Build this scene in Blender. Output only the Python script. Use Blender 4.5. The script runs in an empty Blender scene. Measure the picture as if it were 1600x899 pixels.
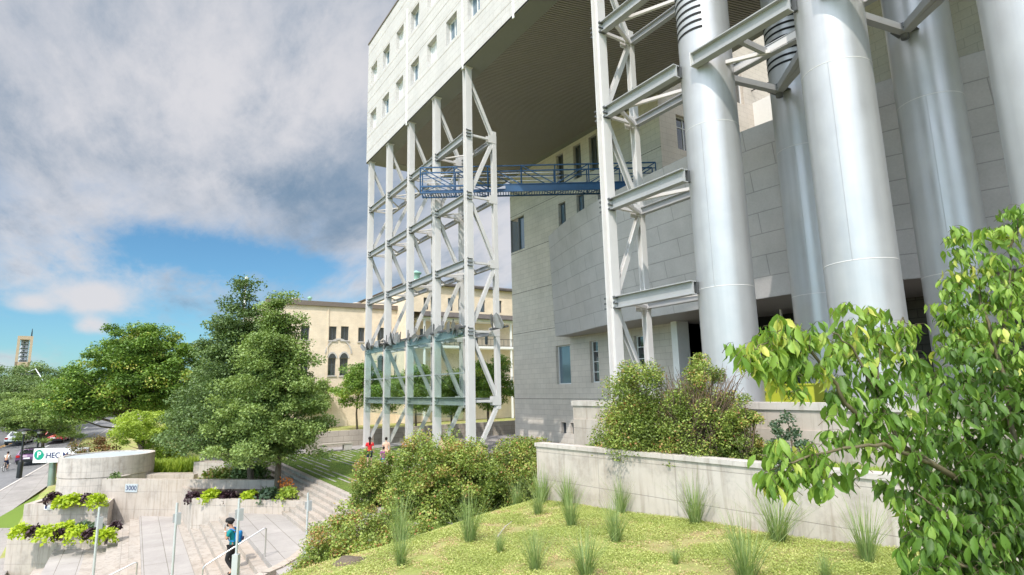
import bpy, math, random
import numpy as np
from mathutils import Vector, Matrix

# ------------------------------------------------------------------ camera
S = bpy.context.scene
COL = S.collection
F_PX = 906.27; YAW = math.radians(-57.1615); PIT = math.radians(9.8323); ROLL = math.radians(-1.3334)
CAM = np.array([0.0, 0.0, 4.1])
fw = np.array([math.sin(YAW)*math.cos(PIT), math.cos(YAW)*math.cos(PIT), math.sin(PIT)])
r0 = np.array([math.cos(YAW), -math.sin(YAW), 0.0]); u0 = np.cross(r0, fw)
rr = r0*math.cos(ROLL)+u0*math.sin(ROLL); uu = u0*math.cos(ROLL)-r0*math.sin(ROLL)
cam = bpy.data.cameras.new('camera'); co = bpy.data.objects.new('camera', cam); COL.objects.link(co)
cam.sensor_width = 36; cam.lens = F_PX/1600*36; cam.clip_end = 6000; cam.clip_start = 0.1
m = Matrix.Identity(4)
for i in range(3):
    m[i][0] = rr[i]; m[i][1] = uu[i]; m[i][2] = -fw[i]; m[i][3] = CAM[i]
co.matrix_world = m
S.camera = co
# survey helpers: a sight line measured in the photograph -> the world point on a known plane
def ray(x, y): return fw*F_PX+rr*(x-800)-uu*(y-449.5)
def onz(x, y, z): d = ray(x, y); return CAM+d*(z-4.1)/d[2]
def ony(x, y, Y): d = ray(x, y); return CAM+d*Y/d[1]
def onx(x, y, X): d = ray(x, y); return CAM+d*X/d[0]
HV = np.array([math.sin(YAW), math.cos(YAW), 0.0])
def onv(x, y, v): d = ray(x, y); return CAM+d*v/(d@HV)
def onpl(x, y, a, gx, gy):      # plane z = a + gx X + gy Y
    d = ray(x, y); t = (a-4.1)/(d[2]-gx*d[0]-gy*d[1]); return CAM+d*t

# ------------------------------------------------------------------ sun and sky
SUNL = Vector((-0.82, 1.0, -1.7)).normalized()
sl = bpy.data.lights.new('sun', 'SUN'); sl.energy = 3.1; sl.angle = math.radians(0.5); sl.color = (1.0, 0.93, 0.84)
so = bpy.data.objects.new('sun', sl); COL.objects.link(so)
so.rotation_euler = SUNL.to_track_quat('-Z', 'Y').to_euler()
elev = math.asin(-SUNL.z); azs = math.atan2(-SUNL.x, -SUNL.y)   # azimuth from +Y, clockwise
w = bpy.data.worlds.new('World'); S.world = w; w.use_nodes = True
nt = w.node_tree; N = nt.nodes; L = nt.links; N.clear()
def nd(t, **k):
    n = N.new(t)
    for a, b in k.items(): setattr(n, a, b)
    return n
def mth(op, a, b=None, c=None, clamp=False):
    n = nd('ShaderNodeMath', operation=op); n.use_clamp = clamp
    for i, v in enumerate((a, b, c)):
        if v is None: continue
        if isinstance(v, (int, float)): n.inputs[i].default_value = v
        else: L.new(v, n.inputs[i])
    return n.outputs[0]
def mixc(f, a, b):
    n = nd('ShaderNodeMix', data_type='RGBA')
    for s_, v in ((n.inputs[0], f), (n.inputs[6], a), (n.inputs[7], b)):
        if isinstance(v, (int, float)): s_.default_value = v
        elif isinstance(v, tuple): s_.default_value = (*v, 1)
        else: L.new(v, s_)
    return n.outputs[2]
sky = nd('ShaderNodeTexSky', sky_type='NISHITA'); sky.sun_disc = False
sky.sun_elevation = elev; sky.sun_rotation = azs; sky.altitude = 100; sky.air_density = 1.0; sky.dust_density = 0.6; sky.ozone_density = 1.6
tc = nd('ShaderNodeTexCoord')
sep = nd('ShaderNodeSeparateXYZ'); L.new(tc.outputs['Generated'], sep.inputs[0])
zc = mth('MAXIMUM', sep.outputs[2], 0.015)
den = mth('ADD', zc, 0.14)
cx = mth('DIVIDE', sep.outputs[0], den); cy = mth('DIVIDE', sep.outputs[1], den)
cmb = nd('ShaderNodeCombineXYZ'); L.new(cx, cmb.inputs[0]); L.new(cy, cmb.inputs[1])
mp = nd('ShaderNodeMapping'); mp.inputs['Location'].default_value = (3.1, 1.7, 0); mp.inputs['Rotation'].default_value = (0, 0, math.radians(33)); mp.inputs['Scale'].default_value = (0.42, 0.95, 1)
L.new(cmb.outputs[0], mp.inputs[0])
def noise(vec, sc, det, rough, dist=0.0):
    n = nd('ShaderNodeTexNoise'); n.inputs['Scale'].default_value = sc; n.inputs['Detail'].default_value = det
    n.inputs['Roughness'].default_value = rough; n.inputs['Distortion'].default_value = dist
    L.new(vec, n.inputs[0]); return n.outputs[0]
n1 = noise(mp.outputs[0], 1.9, 12, 0.62, 0.3)
n2 = noise(mp.outputs[0], 6.0, 12, 0.66, 0.15)
n3 = noise(mp.outputs[0], 1.4, 12, 0.62, 0.3)
def dirmask(px, py, inner, outer, sx=1.0, tilt=0.0):   # smooth bump round one compass/height direction
    d = ray(px, py); d = d/np.linalg.norm(d); h = np.array([d[0], d[1], 0]); h /= np.linalg.norm(h); side = np.array([-h[1], h[0], 0.0]); upv = np.cross(h, side)*-1
    ct, st = math.cos(tilt), math.sin(tilt); e1 = side*ct+np.array([0, 0, 1.0])*st; e2 = (np.array([0, 0, 1.0])*ct-side*st)*sx
    vs = nd('ShaderNodeVectorMath', operation='SUBTRACT'); L.new(tc.outputs['Generated'], vs.inputs[0]); vs.inputs[1].default_value = tuple(d)
    o_ = []
    for e in (e1, e2, h):
        dd = nd('ShaderNodeVectorMath', operation='DOT_PRODUCT'); L.new(vs.outputs[0], dd.inputs[0]); dd.inputs[1].default_value = tuple(e); o_.append(dd.outputs['Value'])
    q = mth('SQRT', mth('ADD', mth('ADD', mth('POWER', o_[0], 2.0), mth('POWER', o_[1], 2.0)), mth('POWER', o_[2], 2.0)))
    q = mth('ADD', q, mth('MULTIPLY', mth('SUBTRACT', n2, 0.5), outer*0.55))
    mr = nd('ShaderNodeMapRange', interpolation_type='SMOOTHSTEP'); L.new(q, mr.inputs[0])
    mr.inputs[1].default_value = inner; mr.inputs[2].default_value = outer; mr.inputs[3].default_value = 1; mr.inputs[4].default_value = 0
    return mr.outputs[0]
cov = mth('ADD', mth('MULTIPLY', n1, 0.85), mth('MULTIPLY', n2, 0.45))
# cloud cover thickens upwards, opens to blue in a long low gap
up = nd('ShaderNodeMapRange'); L.new(sep.outputs[2], up.inputs[0]); up.inputs[1].default_value = 0.03; up.inputs[2].default_value = 0.36; up.inputs[3].default_value = -0.17; up.inputs[4].default_value = 0.30
cov = mth('ADD', cov, up.outputs[0])
for (px, py, i_, o_, sx, am, ti) in ((300, 400, 0.0, 0.26, 4.0, -0.30, 0.05), (210, 372, 0.0, 0.12, 3.0, -0.10, 0), (470, 415, 0.0, 0.16, 3.0, -0.16, 0), (40, 520, 0.0, 0.22, 2.5, -0.16, 0),
                                 (142, 467, 0.0, 0.075, 2.2, 0.42, 0), (143, 509, 0.0, 0.034, 1.6, 0.40, 0), (50, 477, 0.0, 0.04, 2.0, 0.34, 0), (30, 562, 0.0, 0.09, 3.0, 0.30, 0),
                                 (60, 400, 0.0, 0.18, 2.0, 0.16, 0), (560, 470, 0.0, 0.2, 2.5, 0.10, 0), (700, 430, 0.05, 0.22, 2.0, 0.18, 0), (330, 300, 0.0, 0.35, 3.0, 0.12, -0.15)):
    cov = mth('ADD', cov, mth('MULTIPLY', dirmask(px, py, i_, o_, sx, ti), am))
cr = nd('ShaderNodeMapRange', interpolation_type='SMOOTHSTEP'); L.new(cov, cr.inputs[0]); cr.inputs[1].default_value = 0.47; cr.inputs[2].default_value = 0.94
mask = mth('MULTIPLY', cr.outputs[0], 0.96)
# thick parts turn blue-grey underneath, thin parts stay white
dark = mth('ADD', mth('MULTIPLY', n3, 1.7), mth('MULTIPLY', n2, 0.85))
for (px, py, i_, o_, sx, am, ti) in ((430, 300, 0.0, 0.36, 3.2, 0.30, -0.22), (120, 200, 0.0, 0.24, 2.6, 0.20, -0.2), (520, 370, 0.0, 0.2, 3, 0.16, 0), (330, 190, 0.0, 0.30, 2.4, -0.24, -0.2), (330, 60, 0.0, 0.36, 1.8, -0.16, 0), (30, 20, 0.02, 0.2, 2, 0.10, 0),
                                 (142, 467, 0.0, 0.12, 2.0, -0.5, 0), (143, 509, 0.0, 0.08, 1.6, -0.5, 0), (50, 477, 0.0, 0.08, 1.6, -0.4, 0), (200, 330, 0.0, 0.36, 4.5, -0.22, -0.12), (60, 420, 0.0, 0.2, 2.5, -0.15, 0), (520, 120, 0.0, 0.2, 2, -0.1, 0)):
    dark = mth('ADD', dark, mth('MULTIPLY', dirmask(px, py, i_, o_, sx, ti), am))
dr = nd('ShaderNodeMapRange', interpolation_type='SMOOTHSTEP'); L.new(dark, dr.inputs[0]); dr.inputs[1].default_value = 0.96; dr.inputs[2].default_value = 1.84
ccol = mixc(dr.outputs[0], (4.15, 4.12, 4.3), (1.15, 1.70, 2.40))
skyt = mixc(1.0, sky.outputs[0], (1, 1, 1)); N[-1].blend_type = 'MULTIPLY'
N[-1].inputs[7].default_value = (0.42, 0.66, 0.75, 1)
fin = mixc(mask, skyt, ccol)
# haze and cloud scatter forward: the half of the sky round the sun is brighter
dp = nd('ShaderNodeVectorMath', operation='DOT_PRODUCT'); L.new(tc.outputs['Generated'], dp.inputs[0]); dp.inputs[1].default_value = tuple(-SUNL)
gain = nd('ShaderNodeMapRange', interpolation_type='SMOOTHSTEP'); L.new(dp.outputs['Value'], gain.inputs[0]); gain.inputs[1].default_value = 0.15; gain.inputs[2].default_value = 1.0; gain.inputs[3].default_value = 1.0; gain.inputs[4].default_value = 4.3
gs_ = nd('ShaderNodeVectorMath', operation='SCALE'); L.new(fin, gs_.inputs[0]); L.new(gain.outputs[0], gs_.inputs['Scale']); fin = gs_.outputs[0]
bg = nd('ShaderNodeBackground'); bg.inputs[1].default_value = 0.13; L.new(fin, bg.inputs[0])
wo = nd('ShaderNodeOutputWorld'); L.new(bg.outputs[0], wo.inputs[0])
S.view_settings.view_transform = 'Standard'; S.view_settings.look = 'None'; S.view_settings.exposure = 0.45; S.view_settings.gamma = 1
S.render.engine = 'CYCLES'; S.cycles.max_bounces = 8; S.cycles.diffuse_bounces = 4; S.cycles.glossy_bounces = 3; S.cycles.transparent_max_bounces = 12
S.cycles.use_adaptive_sampling = True; S.cycles.adaptive_threshold = 0.02; S.cycles.use_denoising = True

# ------------------------------------------------------------------ materials
MATS = {}
class NT:
    def __init__(s, name):
        s.m = bpy.data.materials.new(name); s.m.use_nodes = True; s.t = s.m.node_tree; s.t.nodes.clear()
        s.out = s.n('ShaderNodeOutputMaterial'); MATS[name] = s.m
    def n(s, t, **k):
        x = s.t.nodes.new(t)
        for a, b in k.items(): setattr(x, a, b)
        return x
    def l(s, a, b): s.t.links.new(a, b)
    def sset(s, sock, v):
        if isinstance(v, (int, float)): sock.default_value = v
        elif isinstance(v, tuple): sock.default_value = v if len(v) != 3 or sock.type == 'VECTOR' else (*v, 1)
        else: s.l(v, sock)
    def uv(s, sc=(1, 1, 1), rot=0):
        a = s.n('ShaderNodeUVMap'); a.uv_map = 'UVMap'; b = s.n('ShaderNodeMapping'); b.inputs['Scale'].default_value = sc; b.inputs['Rotation'].default_value = (0, 0, rot)
        s.l(a.outputs[0], b.inputs[0]); return b.outputs[0]
    def obj(s, sc=(1, 1, 1)):
        a = s.n('ShaderNodeNewGeometry'); b = s.n('ShaderNodeMapping'); b.inputs['Scale'].default_value = sc
        s.l(a.outputs['Position'], b.inputs[0]); return b.outputs[0]
    def noise(s, vec, sc, det=4, ro=0.55, dist=0.0):
        x = s.n('ShaderNodeTexNoise'); x.inputs['Scale'].default_value = sc; x.inputs['Detail'].default_value = det; x.inputs['Roughness'].default_value = ro; x.inputs['Distortion'].default_value = dist
        s.l(vec, x.inputs[0]); return x.outputs[0]
    def ramp(s, f, stops):
        x = s.n('ShaderNodeValToRGB'); e = x.color_ramp.elements
        while len(e) < len(stops): e.new(0.5)
        for i, (p, c) in enumerate(stops): e[i].position = p; e[i].color = (*c, 1) if len(c) == 3 else c
        s.l(f, x.inputs[0]); return x.outputs[0]
    def mr(s, f, a, b, c, d):
        x = s.n('ShaderNodeMapRange'); s.l(f, x.inputs[0])
        for i, v in enumerate((a, b, c, d)): x.inputs[i+1].default_value = v
        return x.outputs[0]
    def math(s, op, a, b=0.0):
        x = s.n('ShaderNodeMath', operation=op); s.sset(x.inputs[0], a); s.sset(x.inputs[1], b); return x.outputs[0]
    def mix(s, f, a, b, mode='MIX'):
        x = s.n('ShaderNodeMix', data_type='RGBA'); x.blend_type = mode
        s.sset(x.inputs[0], f); s.sset(x.inputs[6], a); s.sset(x.inputs[7], b); return x.outputs[2]
    def bsdf(s, col, rough=0.6, metal=0.0, spec=0.5, bump=None, bstr=0.3, bdist=0.02, **k):
        b = s.n('ShaderNodeBsdfPrincipled'); s.sset(b.inputs['Base Color'], col); s.sset(b.inputs['Roughness'], rough)
        s.sset(b.inputs['Metallic'], metal); b.inputs['Specular IOR Level'].default_value = spec
        if bump is not None:
            bp = s.n('ShaderNodeBump'); bp.inputs['Strength'].default_value = bstr; bp.inputs['Distance'].default_value = bdist
            s.l(bump, bp.inputs['Height']); s.l(bp.outputs[0], b.inputs['Normal'])
        for a, v in k.items(): s.sset(b.inputs[a], v)
        s.b = b; s.l(b.outputs[0], s.out.inputs[0]); return b
def simple(name, col, rough=0.55, metal=0.0, var=0.12, sc=6.0, spec=0.4, bstr=0.1, bdist=0.01, **k):
    t = NT(name); p = t.obj(); a = t.noise(p, sc, 5); b = t.noise(p, sc*0.13, 3)
    f = t.math('ADD', t.math('MULTIPLY', a, 0.6), t.math('MULTIPLY', b, 0.4))
    c = t.ramp(f, [(0.3, tuple(x*(1-var) for x in col)), (0.7, tuple(min(1, x*(1+var)) for x in col))])
    t.bsdf(c, rough, metal, spec, a, bstr, bdist, **k); return t.m
def block_mat(name, c1, c2, mortar, bw, bh, msz=0.012, stain=0.25, off=0.5, rough=0.85, streak=0.0):
    t = NT(name); u = t.uv(); br = t.n('ShaderNodeTexBrick'); t.l(u, br.inputs[0]); br.offset = off
    br.inputs['Color1'].default_value = (*c1, 1); br.inputs['Color2'].default_value = (*c2, 1); br.inputs['Mortar'].default_value = (*mortar, 1)
    br.inputs['Scale'].default_value = 1; br.inputs['Mortar Size'].default_value = msz; br.inputs['Mortar Smooth'].default_value = 0.3
    br.inputs['Brick Width'].default_value = bw; br.inputs['Row Height'].default_value = bh; br.inputs['Bias'].default_value = 0.1
    p = t.obj(); a = t.noise(p, 0.7, 6, 0.6); b = t.noise(p, 14, 4); cst = t.noise(t.obj((3.0, 3.0, 0.18)), 1.0, 5, 0.6)
    f = t.mr(a, 0.3, 0.75, 1-stain, 1.05)
    col = t.mix(1.0, br.outputs[0], f, 'MULTIPLY')
    col = t.mix(0.35, col, t.mr(b, 0.2, 0.8, 0.75, 1.15), 'MULTIPLY')
    if streak: col = t.mix(t.mr(cst, 0.5, 0.75, 0.0, streak), col, tuple(x*0.45 for x in c1))
    h = t.math('SUBTRACT', t.math('MULTIPLY', b, 0.35), t.math('MULTIPLY', br.outputs[1], 1.0))
    t.bsdf(col, rough, 0, 0.25, h, 0.5, 0.012); return t.m
block_mat('facade_block', (0.565, 0.545, 0.53), (0.545, 0.525, 0.51), (0.43, 0.41, 0.395), 0.8, 0.4, 0.010, 0.10)
block_mat('lower_block', (0.64, 0.59, 0.53), (0.595, 0.55, 0.495), (0.44, 0.405, 0.365), 0.8, 0.4, 0.012, 0.14)
block_mat('beige_block', (0.62, 0.56, 0.49), (0.60, 0.54, 0.47), (0.47, 0.42, 0.36), 0.8, 0.4, 0.012, 0.15)
block_mat('wall_block', (0.50, 0.45, 0.38), (0.45, 0.40, 0.34), (0.28, 0.25, 0.21), 0.8, 0.4, 0.014, 0.3)
block_mat('drum_panel', (0.50, 0.475, 0.475), (0.485, 0.46, 0.46), (0.33, 0.315, 0.315), 2.4, 0.92, 0.022, 0.15, rough=0.6)
block_mat('yellow_brick', (0.80, 0.67, 0.52), (0.77, 0.64, 0.49), (0.68, 0.56, 0.42), 0.5, 0.16, 0.01, 0.18)
block_mat('old_concrete_block', (0.16, 0.15, 0.125), (0.13, 0.12, 0.10), (0.07, 0.065, 0.055), 0.8, 0.4, 0.02, 0.5)
def concrete(name, c, stain=0.35, holes=True, joint=0.75):
    t = NT(name); u = t.uv(); p = t.obj()
    a = t.noise(p, 1.6, 8, 0.65); b = t.noise(t.obj((5.0, 5.0, 0.35)), 1.3, 6, 0.65); g = t.noise(p, 45, 3); big = t.noise(p, 0.35, 3)
    col = t.ramp(a, [(0.28, tuple(x*(1-stain) for x in c)), (0.5, c), (0.8, tuple(min(1, x*1.12) for x in c))])
    col = t.mix(t.mr(b, 0.50, 0.70, 0, 0.62), col, tuple(x*y for x, y in zip(c, (0.5, 0.45, 0.40))))
    col = t.mix(t.mr(big, 0.45, 0.7, 0, 0.35), col, tuple(x*y for x, y in zip(c, (0.95, 0.83, 0.70))))
    br = t.n('ShaderNodeTexBrick'); t.l(u, br.inputs[0]); br.offset = 0.0
    for k_, v in (('Scale', 1), ('Mortar Size', 0.009), ('Mortar Smooth', 0.4), ('Brick Width', 2.4), ('Row Height', joint)): br.inputs[k_].default_value = v
    col = t.mix(t.math('MULTIPLY', br.outputs[1], 0.6), col, tuple(x*0.4 for x in c))
    h = t.math('SUBTRACT', t.math('MULTIPLY', g, 0.3), br.outputs[1])
    if holes:
        vo = t.n('ShaderNodeTexVoronoi'); vo.feature = 'F1'; vo.inputs['Scale'].default_value = 1.0; vo.inputs['Randomness'].default_value = 0.75
        t.l(t.uv((1.7, 1.7, 1)), vo.inputs[0]); hole = t.mr(vo.outputs['Distance'], 0.018, 0.03, 1, 0)
        col = t.mix(t.math('MULTIPLY', hole, 0.85), col, tuple(x*0.2 for x in c)); h = t.math('SUBTRACT', h, hole)
    t.bsdf(col, 0.88, 0, 0.25, h, 0.45, 0.012); return t.m
concrete('concrete', (0.49, 0.45, 0.41), 0.42)
concrete('concrete_smooth', (0.45, 0.405, 0.36), 0.28, False, 0.9)
concrete('concrete_cap', (0.50, 0.47, 0.44), 0.25, False, 9.0)
block_mat('paving', (0.42, 0.39, 0.37), (0.39, 0.365, 0.345), (0.22, 0.20, 0.17), 3.0, 0.75, 0.012, 0.22, 0.3)
block_mat('pavement', (0.36, 0.335, 0.32), (0.33, 0.31, 0.295), (0.22, 0.2, 0.18), 1.5, 1.5, 0.012, 0.3, 0.0)
concrete('step_concrete', (0.40, 0.36, 0.32), 0.3, False, 9.0)
simple('asphalt', (0.17, 0.17, 0.175), 0.9, var=0.25, sc=5)
simple('road_paint', (0.7, 0.7, 0.68), 0.7); simple('road_orange', (0.62, 0.33, 0.07), 0.7)
simple('soil', (0.13, 0.10, 0.07), 0.95, var=0.4, sc=5, bstr=0.8, bdist=0.05)
simple('white_steel', (0.60, 0.585, 0.575), 0.42, var=0.06, sc=2.2, spec=0.5)
simple('grey_steel', (0.33, 0.335, 0.34), 0.45, var=0.08, sc=3)
simple('bolt_steel', (0.12, 0.125, 0.13), 0.5, 0.4)
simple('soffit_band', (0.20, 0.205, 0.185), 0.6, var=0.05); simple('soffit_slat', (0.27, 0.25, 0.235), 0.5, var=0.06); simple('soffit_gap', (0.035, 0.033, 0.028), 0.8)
simple('blue_steel', (0.018, 0.07, 0.16), 0.4, var=0.15, sc=3)
simple('dark_metal', (0.03, 0.032, 0.034), 0.45, 0.3); simple('black_paint', (0.012, 0.013, 0.014), 0.4)
simple('shard_metal', (0.27, 0.265, 0.26), 0.5, 0.5, var=0.25, sc=4)
simple('white_paint', (0.78, 0.78, 0.77), 0.5, var=0.04); simple('window_frame', (0.74, 0.75, 0.75), 0.45, var=0.05)
simple('dark_frame', (0.10, 0.11, 0.12), 0.5); simple('void_black', (0.012, 0.012, 0.013), 0.8)
simple('roof_dark', (0.09, 0.08, 0.075), 0.8, var=0.3, sc=1.2); simple('cornice', (0.16, 0.13, 0.11), 0.7)
simple('copper_green', (0.25, 0.45, 0.36), 0.7); simple('lime_plastic', (0.46, 0.50, 0.05), 0.45, var=0.05)
simple('bark', (0.12, 0.095, 0.07), 0.95, var=0.45, sc=18, bstr=0.9, bdist=0.02); simple('twig', (0.16, 0.115, 0.08), 0.9, var=0.3, sc=20)
simple('green_twig', (0.11, 0.095, 0.05), 0.7, var=0.3, sc=20)
simple('stainless', (0.62, 0.62, 0.62), 0.28, 0.85, var=0.05); simple('pole_grey', (0.55, 0.58, 0.60), 0.35, 0.3, var=0.05)
simple('sign_white', (0.72, 0.72, 0.72), 0.5, var=0.03); simple('sign_navy', (0.01, 0.02, 0.10), 0.5); simple('sign_green', (0.0, 0.27, 0.17), 0.5); simple('plate_grey', (0.42, 0.46, 0.48), 0.5)
simple('sign_pole_green', (0.30, 0.38, 0.34), 0.3, 0.6)
simple('stone_tan', (0.42, 0.33, 0.24), 0.8, var=0.15)
simple('bell_metal', (0.35, 0.38, 0.42), 0.5)
for n_, c_ in dict(skin=(0.42, 0.24, 0.16), skin_light=(0.62, 0.40, 0.30), teal_cloth=(0.0, 0.20, 0.20), black_cloth=(0.012, 0.012, 0.014), red_cloth=(0.62, 0.02, 0.03), navy_cloth=(0.01, 0.02, 0.07),
                   peach_cloth=(0.75, 0.48, 0.36), purple_cloth=(0.24, 0.06, 0.20), blue_cloth=(0.02, 0.20, 0.50), hair_dark=(0.015, 0.01, 0.009), white_cloth=(0.75, 0.78, 0.74), bag_blue=(0.01, 0.17, 0.42)).items():
    simple(n_, c_, 0.75, var=0.12, sc=25)
for n_, c_ in dict(car_white=(0.75, 0.76, 0.78), car_red=(0.45, 0.03, 0.02), car_plum=(0.12, 0.05, 0.14)).items():
    simple(n_, c_, 0.25, var=0.03, **{'Coat Weight': 0.6})
simple('tail_light', (0.45, 0.01, 0.01), 0.3)
# silver lacquer of the big tubes
t = NT('silver_tube'); a = t.noise(t.obj(), 1.4, 6, 0.6); st = t.noise(t.obj((4, 4, 0.12)), 1.0, 5)
c = t.ramp(a, [(0.3, (0.43, 0.43, 0.435)), (0.75, (0.48, 0.485, 0.49))]); c = t.mix(t.mr(st, 0.48, 0.75, 0, 0.35), c, (0.33, 0.335, 0.34))
t.bsdf(c, t.mr(a, 0.3, 0.7, 0.32, 0.46), 0.42, 0.5, t.noise(t.obj((1, 1, .4)), 2.2, 5), 0.10, 0.02)
# window glass: dark inside, mirror outside
def glassy(name, base, rough=0.04):
    t = NT(name); g = t.noise(t.obj(), 0.9, 2); t.bsdf(base, rough, 0.0, 1.0, g, 0.12, 0.05); t.b.inputs['IOR'].default_value = 1.8; return t.m
glassy('window_glass', (0.035, 0.045, 0.05)); glassy('window_glass_blue', (0.10, 0.16, 0.22)); glassy('car_glass', (0.02, 0.025, 0.03))
t = NT('curtained_glass'); cu = t.n('ShaderNodeTexWave'); cu.inputs['Scale'].default_value = 5; t.l(t.obj(), cu.inputs[0])
t.bsdf(t.mix(cu.outputs[1], (0.60, 0.61, 0.61), (0.70, 0.71, 0.71)), 0.08, 0, 0.9)
t = NT('green_glass'); lw = t.n('ShaderNodeLayerWeight'); lw.inputs[0].default_value = 0.35
tr = t.n('ShaderNodeBsdfTransparent'); tr.inputs[0].default_value = (0.90, 0.95, 0.93, 1); gl = t.n('ShaderNodeBsdfGlossy'); gl.inputs['Roughness'].default_value = 0.02; gl.inputs[0].default_value = (0.9, 1, 1, 1)
mx = t.n('ShaderNodeMixShader'); t.l(t.mr(lw.outputs['Fresnel'], 0, 1, 0.02, 0.13), mx.inputs[0]); t.l(tr.outputs[0], mx.inputs[1]); t.l(gl.outputs[0], mx.inputs[2]); t.l(mx.outputs[0], t.out.inputs[0])
# lawn strips between paving bars
t = NT('lawn'); p = t.obj(); a = t.noise(p, 3.0, 8, 0.7); b = t.noise(p, 0.4, 4); 
t.bsdf(t.mix(t.mr(b, 0.4, 0.7, 0, 0.6), t.ramp(a, [(0.3, (0.06, 0.10, 0.02)), (0.7, (0.13, 0.20, 0.04))]), (0.17, 0.19, 0.06)), 0.95, 0, 0.1, a, 0.8, 0.04)
t = NT('mound_soil'); p = t.obj(); a = t.noise(p, 2.2, 8, 0.7); b = t.noise(p, 0.7, 4)
t.bsdf(t.mix(t.mr(b, 0.45, 0.65, 0, 0.7), t.ramp(a, [(0.3, (0.18, 0.22, 0.06)), (0.7, (0.34, 0.37, 0.12))]), (0.36, 0.26, 0.17)), 0.95, 0, 0.1, a, 0.9, 0.04)
# leaves: per-leaf variation, plus painted depth shade on the ash, in the attribute 'rnd'
def leafmat(name, stops, trans=0.35, rough=0.5, spec=0.35):
    t = NT(name); at = t.n('ShaderNodeAttribute'); at.attribute_name = 'rnd'
    col = t.ramp(at.outputs['Fac'], stops)
    b = t.bsdf(col, rough, 0, spec)
    tl = t.n('ShaderNodeBsdfTranslucent'); t.l(t.mix(1.0, col, (1.25, 1.25, 0.55), 'MULTIPLY'), tl.inputs[0])
    mx = t.n('ShaderNodeMixShader'); mx.inputs[0].default_value = trans; t.l(b.outputs[0], mx.inputs[1]); t.l(tl.outputs[0], mx.inputs[2]); t.l(mx.outputs[0], t.out.inputs[0]); return t.m
leafmat('leaf_linden', [(0.0, (0.10, 0.16, 0.04)), (0.5, (0.20, 0.29, 0.08)), (1.0, (0.33, 0.43, 0.14))], 0.22)
leafmat('leaf_dark', [(0.0, (0.06, 0.10, 0.035)), (0.5, (0.12, 0.19, 0.06)), (1.0, (0.21, 0.30, 0.10))], 0.2)
leafmat('leaf_maple', [(0.0, (0.07, 0.13, 0.025)), (0.5, (0.15, 0.26, 0.045)), (0.85, (0.28, 0.40, 0.07)), (1.0, (0.50, 0.46, 0.12))], 0.22)
leafmat('leaf_bush', [(0.0, (0.09, 0.13, 0.03)), (0.45, (0.22, 0.30, 0.065)), (0.74, (0.36, 0.44, 0.10)), (0.88, (0.40, 0.30, 0.11)), (1.0, (0.40, 0.19, 0.09))], 0.25)
leafmat('leaf_blue', [(0.0, (0.07, 0.12, 0.07)), (1.0, (0.16, 0.24, 0.15))])
leafmat('leaf_ash', [(0.0, (0.04, 0.085, 0.015)), (0.5, (0.13, 0.25, 0.04)), (0.85, (0.30, 0.44, 0.08)), (1.0, (0.55, 0.56, 0.13))], 0.34, 0.48, 0.35)
leafmat('leaf_lime', [(0.0, (0.30, 0.42, 0.02)), (1.0, (0.50, 0.60, 0.05))]); leafmat('leaf_plum', [(0.0, (0.03, 0.015, 0.02)), (1.0, (0.07, 0.035, 0.045))], 0.1)
leafmat('leaf_red', [(0.0, (0.10, 0.14, 0.04)), (1.0, (0.33, 0.15, 0.09))])
leafmat('leaf_bright', [(0.0, (0.22, 0.33, 0.05)), (1.0, (0.45, 0.55, 0.10))])
leafmat('grass_blade', [(0.0, (0.15, 0.23, 0.08)), (0.6, (0.28, 0.37, 0.14)), (1.0, (0.50, 0.46, 0.26))], 0.3)
leafmat('sedum', [(0.0, (0.20, 0.26, 0.055)), (0.45, (0.36, 0.42, 0.12)), (0.75, (0.54, 0.57, 0.22)), (0.88, (0.52, 0.45, 0.22)), (1.0, (0.50, 0.34, 0.21))], 0.3)
leafmat('petal_orange', [(0.0, (0.6, 0.18, 0.03)), (1.0, (0.7, 0.3, 0.1))])
MT = MATS
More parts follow.
